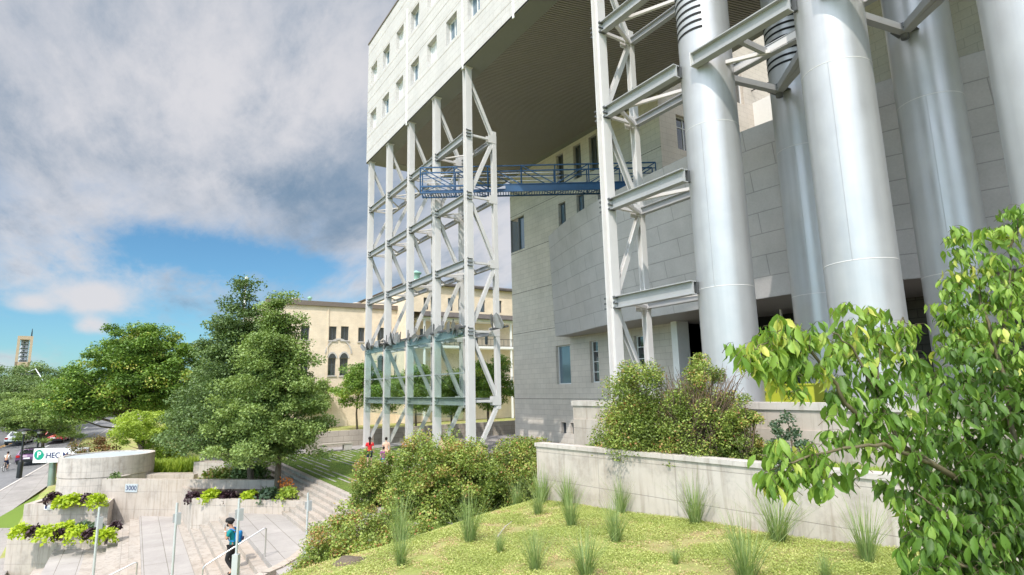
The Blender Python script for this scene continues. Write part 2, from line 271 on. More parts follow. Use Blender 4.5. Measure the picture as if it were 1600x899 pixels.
# ------------------------------------------------------------------ builders
def V(*a): return np.array(a, float)
class MB:
    def __init__(s): s.v = []; s.f = []; s.sm = []
    def add(s, vs, fs, smooth=False):
        o = len(s.v); s.v += [tuple(map(float, p)) for p in vs]; s.f += [[i+o for i in f] for f in fs]; s.sm += [smooth]*len(fs)
    def box(s, x0, x1, y0, y1, z0, z1):
        vs = [(x, y, z) for z in (z0, z1) for x, y in ((x0, y0), (x1, y0), (x1, y1), (x0, y1))]
        s.add(vs, [(3, 2, 1, 0), (4, 5, 6, 7), (0, 1, 5, 4), (1, 2, 6, 5), (2, 3, 7, 6), (3, 0, 4, 7)])
    def quad(s, a, b, c, d): s.add([a, b, c, d], [(0, 1, 2, 3)])
    def prism(s, poly, z0, z1):
        n = len(poly); A = sum(poly[i][0]*poly[(i+1) % n][1]-poly[(i+1) % n][0]*poly[i][1] for i in range(n))
        if A < 0: poly = poly[::-1]
        zf = lambda z, p: z(p[0], p[1]) if callable(z) else z
        vs = [(p[0], p[1], zf(z0, p)) for p in poly]+[(p[0], p[1], zf(z1, p)) for p in poly]
        s.add(vs, [tuple(range(n))[::-1], tuple(range(n, 2*n))]+[(i, (i+1) % n, n+(i+1) % n, n+i) for i in range(n)])
    def wallseg(s, p, q, thick, z0, z1, side=1):     # vertical slab from p to q (xy), thickness towards side
        p = V(*p[:2]); q = V(*q[:2]); d = (q-p)/np.linalg.norm(q-p); n = V(-d[1], d[0])*side*thick
        s.prism([tuple(p), tuple(q), tuple(q+n), tuple(p+n)], z0, z1)
    def sect(s, p, q, prof, upv=(0, 0, 1)):      # extrude a closed 2D profile from p to q
        p = V(*p); q = V(*q); d = q-p; d /= np.linalg.norm(d); upv = V(*upv); a = np.cross(d, upv)
        if np.linalg.norm(a) < 1e-4: a = np.cross(d, V(1, 0, 0))
        a /= np.linalg.norm(a); b = np.cross(a, d); n = len(prof)
        vs = [p+a*x+b*y for x, y in prof]+[q+a*x+b*y for x, y in prof]
        s.add(vs, [tuple(range(n)), tuple(range(n, 2*n))[::-1]]+[(i, n+i, n+(i+1) % n, (i+1) % n) for i in range(n)])
    def ibeam(s, p, q, w, h, tw=0.02, tf=0.03, upv=(0, 0, 1)):
        x = w/2; y = h/2; t = tw/2
        s.sect(p, q, [(-x, -y), (x, -y), (x, -y+tf), (t, -y+tf), (t, y-tf), (x, y-tf), (x, y), (-x, y), (-x, y-tf), (-t, y-tf), (-t, -y+tf), (-x, -y+tf)], upv)
    def bar(s, p, q, w, h, upv=(0, 0, 1)):
        x = w/2; y = h/2; s.sect(p, q, [(-x, -y), (x, -y), (x, y), (-x, y)], upv)
    def tube(s, pts, rad, n=8, cap=True):
        pts = [V(*p) for p in pts]; rs = rad if hasattr(rad, '__len__') else [rad]*len(pts); rings = []; pa = None
        for i, p in enumerate(pts):
            d = pts[min(i+1, len(pts)-1)]-pts[max(i-1, 0)]; d = d/(np.linalg.norm(d)+1e-9)
            if pa is None: pa = np.cross(d, V(0, 0, 1)); pa = pa if np.linalg.norm(pa) > 1e-3 else V(1, 0, 0)
            a = pa-d*(pa@d); a /= np.linalg.norm(a)+1e-9; pa = a; b = np.cross(d, a)
            rings.append([p+rs[i]*(a*math.cos(t)+b*math.sin(t)) for t in np.linspace(0, 2*math.pi, n, endpoint=False)])
        vs = [v for r in rings for v in r]; fs = [(i*n+j, i*n+(j+1) % n, (i+1)*n+(j+1) % n, (i+1)*n+j) for i in range(len(pts)-1) for j in range(n)]
        s.add(vs, fs, True)
        if cap: s.add(rings[0], [tuple(range(n))[::-1]]); s.add(rings[-1], [tuple(range(n))])
    def lathe(s, c, prof, n=32, smooth=True):     # prof: (r,z)
        vs = [(c[0]+r*math.cos(t), c[1]+r*math.sin(t), c[2]+z) for r, z in prof for t in np.linspace(0, 2*math.pi, n, endpoint=False)]
        fs = [(i*n+j, i*n+(j+1) % n, (i+1)*n+(j+1) % n, (i+1)*n+j) for i in range(len(prof)-1) for j in range(n)]
        s.add(vs, fs, smooth)
    def build(s, name, mat, parent=None, loc=None):
        me = bpy.data.meshes.new(name); vs = np.array(s.v)
        if loc is not None: vs = vs-np.array(loc)
        me.from_pydata([tuple(v) for v in vs], [], s.f); me.update()
        me.polygons.foreach_set('use_smooth', s.sm)
        setuv(me)
        me.materials.append(MT[mat]); o = bpy.data.objects.new(name, me); COL.objects.link(o)
        if loc is not None: o.location = loc
        if parent is not None:
            o.parent = parent
            if loc is None: o.matrix_parent_inverse = Matrix.Translation(-parent.location) if parent.rotation_euler.z == 0 else parent_inv(parent)
        return o
def parent_inv(p):
    return (Matrix.Translation(p.location) @ p.rotation_euler.to_matrix().to_4x4()).inverted()
def setuv(me):      # box projection in metres
    nl = len(me.loops); vi = np.empty(nl, int); me.loops.foreach_get('vertex_index', vi)
    co_ = np.empty(len(me.vertices)*3); me.vertices.foreach_get('co', co_); co_ = co_.reshape(-1, 3)
    npoly = len(me.polygons); nr = np.empty(npoly*3); me.polygons.foreach_get('normal', nr); nr = nr.reshape(-1, 3)
    lt = np.empty(npoly, int); me.polygons.foreach_get('loop_total', lt); ln = np.repeat(nr, lt, axis=0); P = co_[vi]
    h = np.hypot(ln[:, 0], ln[:, 1]); top = np.abs(ln[:, 2]) > 0.7; hh = np.maximum(h, 1e-6)
    ax = np.abs(ln[:, 0]) > np.abs(ln[:, 1])*1.0
    diag = (np.minimum(np.abs(ln[:, 0]), np.abs(ln[:, 1]))/hh > 0.12)
    u = np.where(ax, P[:, 1], P[:, 0]); u = np.where(diag, (-ln[:, 1]*P[:, 0]+ln[:, 0]*P[:, 1])/hh, u)
    uvs = np.stack([np.where(top, P[:, 0], u), np.where(top, P[:, 1], P[:, 2])], 1)
    l = me.uv_layers.new(name='UVMap'); l.data.foreach_set('uv', uvs.astype(np.float32).ravel())
def tag(o, label=None, cat=None, group=None, kind=None):
    if label: o['label'] = label
    if cat: o['category'] = cat
    if group: o['group'] = group
    if kind: o['kind'] = kind
    return o
def thing(name, loc, label, cat, group=None, rz=0.0):
    o = bpy.data.objects.new(name, None); COL.objects.link(o); o.location = tuple(map(float, loc)); o.rotation_euler = (0, 0, rz); o.empty_display_size = 0.3
    return tag(o, label, cat, group)
def struct(mb, name, mat): return tag(mb.build(name, mat), kind='structure')
def kids(o): return [c for c in bpy.data.objects if c.parent == o]
def copy_tree(o, parent=None):
    c = o.copy(); COL.objects.link(c)
    if parent is not None: c.parent = parent
    for ch in kids(o): copy_tree(ch, c)
    return c
def wall_grid(mb, org, ud, W, H, holes, depth, nrm):
    """front skin of a wall with openings: org corner, ud horizontal unit, nrm outward; holes (u0,u1,v0,v1)"""
    org = V(*org); ud = V(*ud); nrm = V(*nrm); up_ = V(0, 0, 1)
    us = sorted({0, W, *[h[0] for h in holes], *[h[1] for h in holes]}); vs = sorted({0, H, *[h[2] for h in holes], *[h[3] for h in holes]})
    P = lambda u, v, d=0: org+ud*u+up_*v-nrm*d
    for i in range(len(us)-1):
        for j in range(len(vs)-1):
            cu, cv = (us[i]+us[i+1])/2, (vs[j]+vs[j+1])/2
            if any(h[0] < cu < h[1] and h[2] < cv < h[3] for h in holes): continue
            mb.quad(P(us[i], vs[j]), P(us[i+1], vs[j]), P(us[i+1], vs[j+1]), P(us[i], vs[j+1]))
    for h in holes:
        a, b, c, d = h
        mb.quad(P(a, c), P(a, c, depth), P(b, c, depth), P(b, c)); mb.quad(P(a, d, depth), P(a, d), P(b, d), P(b, d, depth))
        mb.quad(P(a, c, depth), P(a, c), P(a, d), P(a, d, depth)); mb.quad(P(b, c), P(b, c, depth), P(b, d, depth), P(b, d))
def window(parent, org, ud, nrm, u0, u1, v0, v1, depth, fmat='window_frame', gmat='window_glass', vb=(0.5,), hb=(), fw_=0.07, name='window'):
    """frame with bars, and its glass as a sub-part"""
    org = V(*org); ud = V(*ud); nrm = V(*nrm); z = V(0, 0, 1); m_ = MB(); fd = 0.06
    P = lambda u, v, d: org+ud*u+z*v-nrm*d
    def b(a0, a1, c0, c1, d0, d1):
        vs = [P(u, v, d) for d in (d1, d0) for u, v in ((a0, c0), (a1, c0), (a1, c1), (a0, c1))]
        m_.add(vs, [(3, 2, 1, 0), (4, 5, 6, 7), (0, 1, 5, 4), (1, 2, 6, 5), (2, 3, 7, 6), (3, 0, 4, 7)])
    d0 = depth-fd; d1 = depth+0.02
    b(u0+.003, u0+fw_, v0+.003, v1-.003, d0, d1); b(u1-fw_, u1-.003, v0+.003, v1-.003, d0, d1); b(u0+fw_, u1-fw_, v0+.003, v0+fw_, d0, d1); b(u0+fw_, u1-fw_, v1-fw_, v1-.003, d0, d1)
    for q in vb: uc = u0+(u1-u0)*q; b(uc-.03, uc+.03, v0+fw_, v1-fw_, d0+.01, d1)
    for q in hb: vc = v0+(v1-v0)*q; b(u0+fw_, u1-fw_, vc-.025, vc+.025, d0+.015, d1)
    fr = m_.build(name, fmat, parent)
    g = MB(); g.quad(P(u0, v0, depth), P(u1, v0, depth), P(u1, v1, depth), P(u0, v1, depth)); g.build('pane', gmat, fr)
    return fr

# ------------------------------------------------------------------ levels
L1, L2, L3, L4, L5 = 18.5, 14.8, 11.0, 7.18, 3.45
ZS, ZR = 22.6, 33.3          # underside and roof of the raised block
YF = 14.7
def zstreet(x, y):
    v = x*HV[0]+y*HV[1]; return min(-5.95+0.066*v, 2.5)
def smooth(a, b, x):
    t_ = min(max((x-a)/(b-a), 0), 1); return t_*t_*(3-2*t_)
MA, MGX = 1.5, 0.04          # planted mound: z = MA + MGX*x
def s_crest(x, y): return (x+11)*0.906+(y-2)*0.423+0.15
def gz(x, y):
    # street side
    zst = zstreet(x, y)-0.05
    # stair and plaza side
    if y > 7.6 and x < -14: base = -0.06
    elif x < -40.6 or (-0.722*(x+39.3)+0.692*(y+0.95) > 0.4): base = -1.6+0.85*smooth(0.2, 2.6, y)
    else: base = -4.4+2.6*smooth(3.2, 4.6, y)
    k = smooth(-5.3, -4.3, y); k2 = smooth(-60, -50, x) if y < 6 else 1.0
    z = zst*(1-k)+base*k
    if x < -48 and y < 6: z = zst*(1-k)+(base*k2+max(zst, -0.9)*(1-k2))*k
    if x > -30 and y < 12:
        s_ = s_crest(x, y); mz = MA+MGX*x+.05*math.sin(x*1.3+y*.7)*math.cos(y*1.1)
        zm = mz if s_ > 1.2 else (mz-0.10*(1.2-s_)**2 if s_ > -0.4 else mz-0.256-0.70*(-0.4-s_))
        if s_ > -8: z = max(z, zm) if s_ < -1 else zm
        if x > -4: z = z+ 0.25*smooth(-4, 2, x)
    return z
# ------------------------------------------------------------------ ground sheet
xs = np.unique(np.round(np.concatenate([[-3000, -1500, -800, -400, -250, -180, -140, -110, -95, -85, -75], np.arange(-70, -30, 1.0), np.arange(-30, 6.1, 0.4), [8, 12, 20, 40, 90, 300, 1000, 3000]]), 3))
ys = np.unique(np.round(np.concatenate([[-3000, -1000, -300, -120, -60, -40, -30, -22], np.arange(-18, 14.1, 0.4), [15, 17, 20, 30, 45, 70, 120, 300, 1000, 3000]]), 3))
g = MB(); g.v = [(x, y, gz(x, y)) for y in ys for x in xs]; nx = len(xs)
g.f = [[j*nx+i, j*nx+i+1, (j+1)*nx+i+1, (j+1)*nx+i] for j in range(len(ys)-1) for i in range(nx-1)]; g.sm = [True]*len(g.f)
struct(g, 'ground', 'mound_soil')

# ------------------------------------------------------------------ street (rises gently away from the camera)
A_, GX, GY = -5.95, 0.066*HV[0], 0.066*HV[1]
def onst(px, py, dz=0): return onpl(px, py, A_+dz, GX, GY)
sdir = V(-0.9914, 0.1305); snrm = V(-0.1305, -0.9914)      # along the street, and across it away from the building
c0 = onst(29, 752)[:2]; base0 = c0-sdir*(c0@sdir)          # kerb line
def strip(mb, t0, t1, o0, o1, dz, n=40):
    ts = np.linspace(t0, t1, n)
    for a, b in zip(ts[:-1], ts[1:]):
        q = [base0+sdir*a+snrm*o0, base0+sdir*b+snrm*o0, base0+sdir*b+snrm*o1, base0+sdir*a+snrm*o1]
        mb.quad(*[(p[0], p[1], zstreet(*p)+dz) for p in q[::-1]])
def off_of(px, py): p = onst(px, py)[:2]; return (p-base0)@snrm
def t_of(px, py): p = onst(px, py)[:2]; return (p-base0)@sdir
mb = MB(); strip(mb, -30, 330, 0, 16, 0.0); struct(mb, 'road', 'asphalt')
oo = off_of(10, 696.5)
mb = MB(); strip(mb, -30, 330, oo, oo+0.18, 0.006); strip(mb, -30, 330, oo+0.32, oo+0.5, 0.006); struct(mb, 'centre_line', 'road_orange')
mb = MB(); ol = oo*0.42
for k in range(-2, 30): strip(mb, 20+k*6.5, 22.4+k*6.5, ol, ol+0.16, 0.006, 2)
struct(mb, 'lane_dashes', 'road_paint')
sw = off_of(26, 795)
mb = MB(); strip(mb, -30, 300, sw, -0.18, 0.13); struct(mb, 'pavement', 'pavement')
mb = MB(); ts = np.linspace(-30, 300, 60)
for a, b in zip(ts[:-1], ts[1:]):
    q = [base0+sdir*a+snrm*-0.18, base0+sdir*b+snrm*-0.18, base0+sdir*b, base0+sdir*a]; z_ = [zstreet(*p) for p in q]
    top = [(p[0], p[1], z+0.15) for p, z in zip(q, z_)]; mb.quad(*top[::-1])
    mb.quad(top[2], top[3], (q[3][0], q[3][1], z_[3]-0.1), (q[2][0], q[2][1], z_[2]-0.1))
struct(mb, 'kerb', 'concrete_cap')
# side apron and the triangle of grass by the planters
mb = MB(); mb.prism([tuple(onst(*p)[:2]) for p in ((-60, 830), (-20, 829), (30, 829), (10, 899), (-30, 960), (-120, 960))], lambda x, y: zstreet(x, y)-0.1, lambda x, y: zstreet(x, y)+0.14)
struct(mb, 'side_pavement', 'pavement')
mb = MB(); mb.prism([tuple(onst(*p)[:2]) for p in ((-30, 829), (60, 777), (70, 790), (45, 840), (20, 829))], lambda x, y: zstreet(x, y)-0.1, lambda x, y: zstreet(x, y)+0.17)
tag(mb.build('grass_verge', 'leaf_bright'), kind='structure')

# ------------------------------------------------------------------ stairs and plaza slabs (lower to the left)
ZP, ZB, ZC = -1.2, -2.13, -2.95
XL, XR = -46.0, -15.0
def yat(px, py, z): return onz(px, py, z)[1]
y_p = yat(418, 899-30, ZP)                      # foot of the platform edge
YP1 = 4.0; YB1 = 2.25; YB0 = 0.68; YC1 = -1.4; YC0 = -2.7
mb = MB(); mb.box(XL, -24.6, YP1, 5.9, -2.2, ZP); mb.box(-24.6, XR-2.0, YP1, 5.9, -2.2, ZP)
struct(mb, 'platform', 'paving')
nst = 5
mb = MB(); st = (YP1-YB1)/nst
for k in range(nst): mb.box(XL, XR-3, YP1-(k+1)*st, YP1-k*st-0.0, -3.2, ZP-(k+1)*(ZP-ZB)/(nst+0.0)+ (ZP-ZB)/nst*0.0 if k < nst-1 else ZB+0.002)
tag(mb.build('upper_stairs', 'step_concrete'), kind='structure')
mb = MB(); mb.box(XL, XR-5, YB0, YB1, -3.2, ZB); struct(mb, 'stair_landing', 'paving')
mb = MB(); st = (YB0-YC1)/5
for k in range(5): mb.box(XL, XR-6, YB0-(k+1)*st, YB0-k*st, -3.8, ZB-(k+1)*(ZB-ZC)/5 if k < 4 else ZC+0.002)
struct(mb, 'middle_stairs', 'step_concrete')
mb = MB(); mb.box(XL+2, XR-8, YC0, YC1, -3.9, ZC); struct(mb, 'lower_landing', 'paving')
mb = MB(); st = 0.42
for k in range(5): mb.box(-33.6+k*0.5, XR-9, YC0-(k+1)*st, YC0-k*st, -5, ZC-(k+1)*0.16)
struct(mb, 'lower_stairs', 'step_concrete')
mb = MB()                                        # flight up to the lawn
for k in range(8): mb.box(-44, -15.5, 5.9+k*0.24, 5.9+(k+1)*0.24, -1.5, ZP+(k+1)*0.146)
struct(mb, 'lawn_stairs', 'step_concrete')
# curved kerb round the bush bed
pts = [onz(px, py, ZP)[:2] for px, py in ((385, 910), (405, 897), (430, 886), (452, 873), (470, 858), (480, 838), (484, 815))]
mb = MB()
for a, b in zip(pts[:-1], pts[1:]): mb.wallseg(a, b, 0.3, -2.6, ZP+0.05, -1)
tag(mb.build('curved_kerb', 'concrete_smooth'), 'curved low concrete kerb around the bush bed beside the stairs', 'kerb')

# lawn with rows of paving bars
mb = MB(); mb.box(-45.2, -14, 7.82, 40, -0.3, 0.0); struct(mb, 'lawn', 'lawn')
mb = MB(); rng = random.Random(5)
for j in range(26):
    y = 8.1+j*0.42
    x = -43
    while x < -18:
        ln = rng.uniform(1.2, 3.4)
        if rng.random() < 0.62: mb.box(x, x+ln, y, y+0.10, -0.05, 0.012+rng.uniform(0, .004))
        x += ln+rng.uniform(0.1, 0.8)
struct(mb, 'paving_bars', 'paving')
mb = MB(); mb.box(-45.2, -42.4, 7.9, 30, -0.1, 0.03); mb.box(-42.4, -20, 18.5, 26.9, -0.1, 0.03); struct(mb, 'path', 'pavement')
# ------------------------------------------------------------------ raised block
b_ = thing('office_building', (-30, 20, 0), 'large pale concrete block building raised on steel trusses and silver columns', 'building')
X0, X1 = -44.5, 14.0
org = (X0, YF, ZS); H = ZR-ZS; W = X1-X0
holes = []
wx = [-43.75+2.815*k for k in range(20)]
for x in wx:
    if x+1.45 > X1-0.5: continue
    for z in (25.05, 29.15): holes.append((x-X0, x-X0+1.45, z-ZS, z+1.65-ZS))
holes.sort()
DW = 0.34
mb = MB(); wall_grid(mb, org, (1, 0, 0), W, H, holes, DW, (0, -1, 0))
mb.quad((X0, YF, ZS), (X0, YF, ZR), (X0, 27.2, ZR), (X0, 27.2, ZS)); mb.quad((X1, YF, ZS), (X1, 27.2, ZS), (X1, 27.2, ZR), (X1, YF, ZR))
mb.quad((X0, 27.2, ZS), (X0, 27.2, ZR), (X1, 27.2, ZR), (X1, 27.2, ZS)); mb.quad((X0, YF, ZR), (X1, YF, ZR), (X1, 27.2, ZR), (X0, 27.2, ZR))
fac = mb.build('facade', 'facade_block', b_)
for (a, b, c, d) in holes: window(b_, org, (1, 0, 0), (0, -1, 0), a, b, c, d, DW, 'window_frame', 'curtained_glass' if random.Random(a).random() < .55 else 'window_glass_blue', vb=(0.45,))
# grooves: shallow dark reveals standing just proud as sealant lines
mb = MB()
for z in (23.5, 28.0, 30.95, 32.3, 24.75, 27.0, 28.85): mb.box(X0, X1, YF-0.006, YF+0.01, z, z+0.035)
mb.build('sealant_joint', 'wall_block', b_)
for x in (-36.0, -27.55, -22.1, -13.0, -5.0):
    mb = MB(); mb.box(x, x+0.12, YF-0.05, YF+0.005, ZS-0.15, ZR-1.8); mb.build('downpipe', 'white_paint', b_)
mb = MB(); mb.box(X0-0.05, X1, YF-0.06, YF+0.3, ZR, ZR+0.12); mb.box(X0-0.05, X0+0.3, YF+0.3, 27.2, ZR, ZR+0.12); mb.build('coping', 'cornice', b_)
# underside: plain band, dark void and diagonal slats
mb = MB(); bw = 1.25
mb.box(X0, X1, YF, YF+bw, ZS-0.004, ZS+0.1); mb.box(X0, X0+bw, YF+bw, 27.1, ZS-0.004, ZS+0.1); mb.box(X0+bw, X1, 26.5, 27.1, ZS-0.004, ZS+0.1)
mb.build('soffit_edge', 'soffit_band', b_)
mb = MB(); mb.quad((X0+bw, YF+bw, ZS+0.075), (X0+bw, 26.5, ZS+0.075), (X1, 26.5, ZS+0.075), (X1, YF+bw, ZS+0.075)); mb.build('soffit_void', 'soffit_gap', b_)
mb = MB(); an = math.radians(12.6); sd = V(math.sin(an), math.cos(an)); sn = V(math.cos(an), -math.sin(an))
ya, yb = YF+bw, 26.5; sp_ = 0.16; k = 0; xx = X0+bw-2.5
while xx < X1:
    x_a, x_b = xx, xx+math.tan(an)*(yb-ya); w_ = sp_*0.62/math.cos(an)
    y_s = ya
    if x_a < X0+bw: y_s = ya+(X0+bw-x_a)/math.tan(an); x_a = X0+bw
    if y_s < yb:
        mb.prism([(x_a, y_s), (x_a+w_, y_s), (x_b+w_, yb), (x_b, yb)], ZS+0.0, ZS+0.03)
    xx += sp_/math.cos(an)
mb.build('soffit_slats', 'soffit_slat', b_)
# lower wall behind the lawn, seen left of the curved wall
XW0, XW1, YW = -41.85, -24.0, 27.0
org = (XW0, YW, -0.4); Hh = ZS-0.004+0.4
R_ = lambda a, b, c, d: (a-XW0, b-XW0, c+0.4, d+0.4)
holes = [R_(-35.85, -34.1, 4.3, 7.2), R_(-31.85, -30.95, 4.35, 7.25), R_(-27.4, -26.5, 4.3, 7.25), R_(-34.87, -33.95, 16.45, 18.3), R_(-32.6, -31.7, 16.45, 18.3), R_(-30.2, -29.3, 16.45, 18.3),
         R_(-34.9, -34.0, 19.6, 22.3), R_(-32.75, -31.85, 19.6, 22.3), R_(-30.9, -30.0, 19.6, 22.3), R_(-35.5, -34.9, 0.7, 1.5), R_(-34.4, -33.7, 0.7, 1.5)]
cw = (0.0, 2.15, 15.8+.4, 18.75+.4)       # corner window
mb = MB(); wall_grid(mb, org, (1, 0, 0), XW1-XW0, Hh, holes+[cw], 0.3, (0, -1, 0))
mb.quad((XW0, 45, -0.4), (XW0, YW, -0.4), (XW0, YW, 15.8), (XW0, 45, 15.8)); mb.quad((XW0, 45, 18.75), (XW0, YW, 18.75), (XW0, YW, ZS), (XW0, 45, ZS))
mb.quad((XW0, 45, 15.8), (XW0, 29, 15.8), (XW0, 29, 18.75), (XW0, 45, 18.75))
mb.build('lower_wall', 'lower_block', b_)
for i, h in enumerate(holes):
    kw = dict(vb=(), hb=()) if i == 0 else dict(vb=(), hb=(.25, .5, .75)) if i in (1, 2) else dict(vb=(.5,))
    window(b_, org, (1, 0, 0), (0, -1, 0), *h, 0.3, 'window_frame' if i < 3 else 'dark_frame', 'window_glass_blue' if i in (0, 3, 4, 5) else 'window_glass', **kw)
window(b_, org, (1, 0, 0), (0, -1, 0), 1.1, 2.15, cw[2], cw[3], 0.28, 'dark_frame', 'window_glass_blue', vb=())
fr = MB(); fr.bar((XW0+.06, YW+.06, 15.8), (XW0+.06, YW+.06, 18.75), .1, .1); fr.bar((XW0+1.05, YW+.25, 15.8), (XW0+1.05, YW+.25, 18.75), .16, .16); cwf = fr.build('corner_window', 'dark_frame', b_)
gq = MB(); gq.quad((XW0+.02, 29, 15.8), (XW0+.02, YW, 15.8), (XW0+.02, YW, 18.75), (XW0+.02, 29, 18.75)); gq.build('pane', 'window_glass_blue', cwf)
mb = MB()
for z in (3.2, 12.05, 8.6, 15.6, 19.0): mb.box(XW0-.004, XW1, YW-0.006, YW+.01, z, z+.03)
mb.build('sealant_joint', 'soffit_gap', b_)
mb = MB(); mb.box(XW0-.003, -32.4, YW-.004, YW+.01, 1.6, 3.15); mb.build('service_door', 'lower_block', b_)
# wall stepping back at right angles, sunlit beyond
org = (XW1, YW, 3.0); holes = [(1.6, 3.4, 16.2, 18.6), (7.2, 9.2, 21.2, 24.2)]
mb = MB(); wall_grid(mb, org, (0, 1, 0), 22, 34, holes, .3, (1, 0, 0)); mb.build('return_wall', 'beige_block', b_)
for h in holes: window(b_, org, (0, 1, 0), (1, 0, 0), *h, .3, 'window_frame', 'window_glass', vb=(.5,), hb=(.7,))
mb = MB(); mb.box(XW1+.01, XW1+2.2, 37.2, 41, 22.3, 22.6)
mb.quad((XW1+2.2, 37.2, 22.6), (XW1+2.2, 41, 22.6), (XW1+2.2, 41, 24.6), (XW1+2.2, 37.2, 24.6)); mb.quad((XW1, 37.2, 22.6), (XW1+2.2, 37.2, 22.6), (XW1+2.2, 37.2, 24.6), (XW1, 37.2, 24.6)); bal = mb.build('balcony', 'white_paint', b_)
mb = MB()
for y in np.arange(37.3, 41, .9): mb.bar((XW1+2.18, y, 24.6), (XW1+2.18, y, 25.6), .05, .05)
mb.bar((XW1+2.18, 37.2, 25.6), (XW1+2.18, 41, 25.6), .06, .06); mb.bar((XW1, 37.22, 25.6), (XW1+2.18, 37.22, 25.6), .06, .06); mb.build('railing', 'dark_metal', bal)
# shaded wall behind the second and third columns
org = (-13.2, 27.15, 8.0); holes = [(6.4, 6.95, 9.0, 11.6)]
mb = MB(); wall_grid(mb, org, (1, 0, 0), 27, ZS-8.0, holes, .3, (0, -1, 0)); mb.quad((-13.2, 45, 8), (-13.2, 27.15, 8), (-13.2, 27.15, ZS), (-13.2, 45, ZS)); mb.build('rear_wall', 'beige_block', b_)
for h in holes: window(b_, org, (1, 0, 0), (0, -1, 0), *h, .3, 'dark_frame', 'window_glass', vb=(), hb=(.6,))
# curved wall: courses of metal panels, top edge leaning out over the foot
topc = [(-36.2, 26.9), (-33.4, 25.9), (-30.2, 24.95), (-26.5, 24.1), (-23, 23.7), (-19.4, 23.55), (-15.8, 23.5), (-12, 23.75), (-10.05, 24.1), (-7.6, 24.6), (-3, 25.8), (3, 27.8)]
botc = [(-35.9, 26.95), (-33.4, 26.7), (-30.5, 26.35), (-25.5, 25.9), (-21.5, 25.45), (-17.5, 25.0), (-14, 24.8), (-11.2, 25.05), (-9.7, 25.5), (-6.5, 26.3), (-2, 27.4), (4, 29.2)]
def resamp(P, n):
    P = np.array(P, float); d = np.r_[0, np.cumsum(np.linalg.norm(np.diff(P, axis=0), axis=1))]; t_ = np.linspace(0, d[-1], n)
    q = np.stack([np.interp(t_, d, P[:, i]) for i in (0, 1)], 1)
    for _ in range(4): q[1:-1] = (q[:-2]+2*q[1:-1]+q[2:])/4
    return q
topc = [tuple(onz(px, py, 15.1)[:2]) for px, py in ((857, 370), (872, 355), (888, 342.5), (905, 330.5), (920, 321), (941, 309), (995, 281.5), (1067, 246.5), (1160, 204), (1200, 190), (1290, 158), (1375, 127), (1500, 89))]+[(-3, 24.8), (3, 26.9)]
botc = [tuple(onz(px, py, 7.75)[:2]) for px, py in ((868, 526), (885, 523.5), (904, 519), (941, 509), (995, 499.5), (1085, 485), (1187, 467), (1300, 450), (1410, 436), (1470, 433))]+[(-5.8, 25.6), (-2, 26.8), (4, 28.6)]
nn = 60; tq = resamp(topc, nn); bq = resamp(botc, nn); ZT, ZBt = 15.1, 7.75
me = bpy.data.meshes.new('curved_wall'); rows = 9; vs = []
for j in range(rows):
    f_ = j/(rows-1)
    for i in range(nn): p = bq[i]*(1-f_)+tq[i]*f_; vs.append((p[0], p[1], ZBt+(ZT-ZBt)*f_))
fs = [(j*nn+i, j*nn+i+1, (j+1)*nn+i+1, (j+1)*nn+i) for j in range(rows-1) for i in range(nn-1)]
me.from_pydata(vs, [], fs); uvl = me.uv_layers.new(name='UVMap'); arc = np.r_[0, np.cumsum(np.linalg.norm(np.diff(tq, axis=0), axis=1))]
vi = np.empty(len(me.loops), int); me.loops.foreach_get('vertex_index', vi); uvl.data.foreach_set('uv', np.stack([np.interp(np.array(vs)[vi, 0], tq[:, 0], arc), np.array(vs)[vi, 2]-7.75], 1).astype(np.float32).ravel())
me.polygons.foreach_set('use_smooth', [True]*len(fs)); me.materials.append(MT['drum_panel'])
cwl = bpy.data.objects.new('curved_wall', me); COL.objects.link(cwl); cwl.parent = b_; cwl.matrix_parent_inverse = Matrix.Translation(-b_.location)
mb = MB()   # roof, soffit and end cheek of the curved wall
mb.v += [(p[0], p[1], ZT) for p in tq]+[(p[0], 28.6, ZT) for p in tq]; mb.f += [[i, i+1, nn+i+1, nn+i] for i in range(nn-1)]; mb.sm += [False]*(nn-1)
mb.build('curved_roof', 'concrete_cap', cwl)
mb = MB(); mb.v += [(p[0], p[1], ZBt) for p in bq]+[(p[0], 29.6, ZBt) for p in bq]; mb.f += [[i+1, i, nn+i, nn+i+1] for i in range(nn-1)]; mb.sm += [False]*(nn-1)
mb.build('curved_soffit', 'soffit_slat', cwl)
mb = MB(); mb.quad((bq[0][0], bq[0][1], ZBt), (tq[0][0], tq[0][1], ZT), (tq[0][0], 27.0, ZT), (bq[0][0], 27.0, ZBt)); mb.build('end_cheek', 'drum_panel', cwl)
# recessed entrance storey under the curved wall
mb = MB(); mb.box(XW1+.3, XW1+.75, 26.4, 27.4, 3, 8.0); mb.build('pilaster', 'white_paint', b_)
mb = MB(); mb.box(XW1+.75, -13.2, 31.0, 31.2, 3, 8.0); mb.quad((-24, 27, 3), (-24, 31, 3), (-24, 31, 8), (-24, 27, 8)); mb.build('entrance_recess', 'void_black', b_)
mb = MB(); mb.box(-13.2, -12.7, 27.0, 31, 3, 8.0); mb.box(-12.7, 14, 29.5, 29.8, 3, 8.3); mb.build('recess_wall', 'old_concrete_block', b_)
fr = MB()
for x in (-17.4, -15.9, -14.4, -12.9): fr.bar((x, 27.6, 3.2), (x, 27.6, 8), .08, .1)
for z in (3.3, 4.9, 6.3): fr.bar((-17.4, 27.6, z), (-12.9, 27.6, z), .08, .1)
gf = fr.build('entrance_door', 'window_frame', b_); gq = MB(); gq.quad((-17.4, 27.62, 3.2), (-12.9, 27.62, 3.2), (-12.9, 27.62, 7), (-17.4, 27.62, 7)); gq.build('pane', 'window_glass', gf)
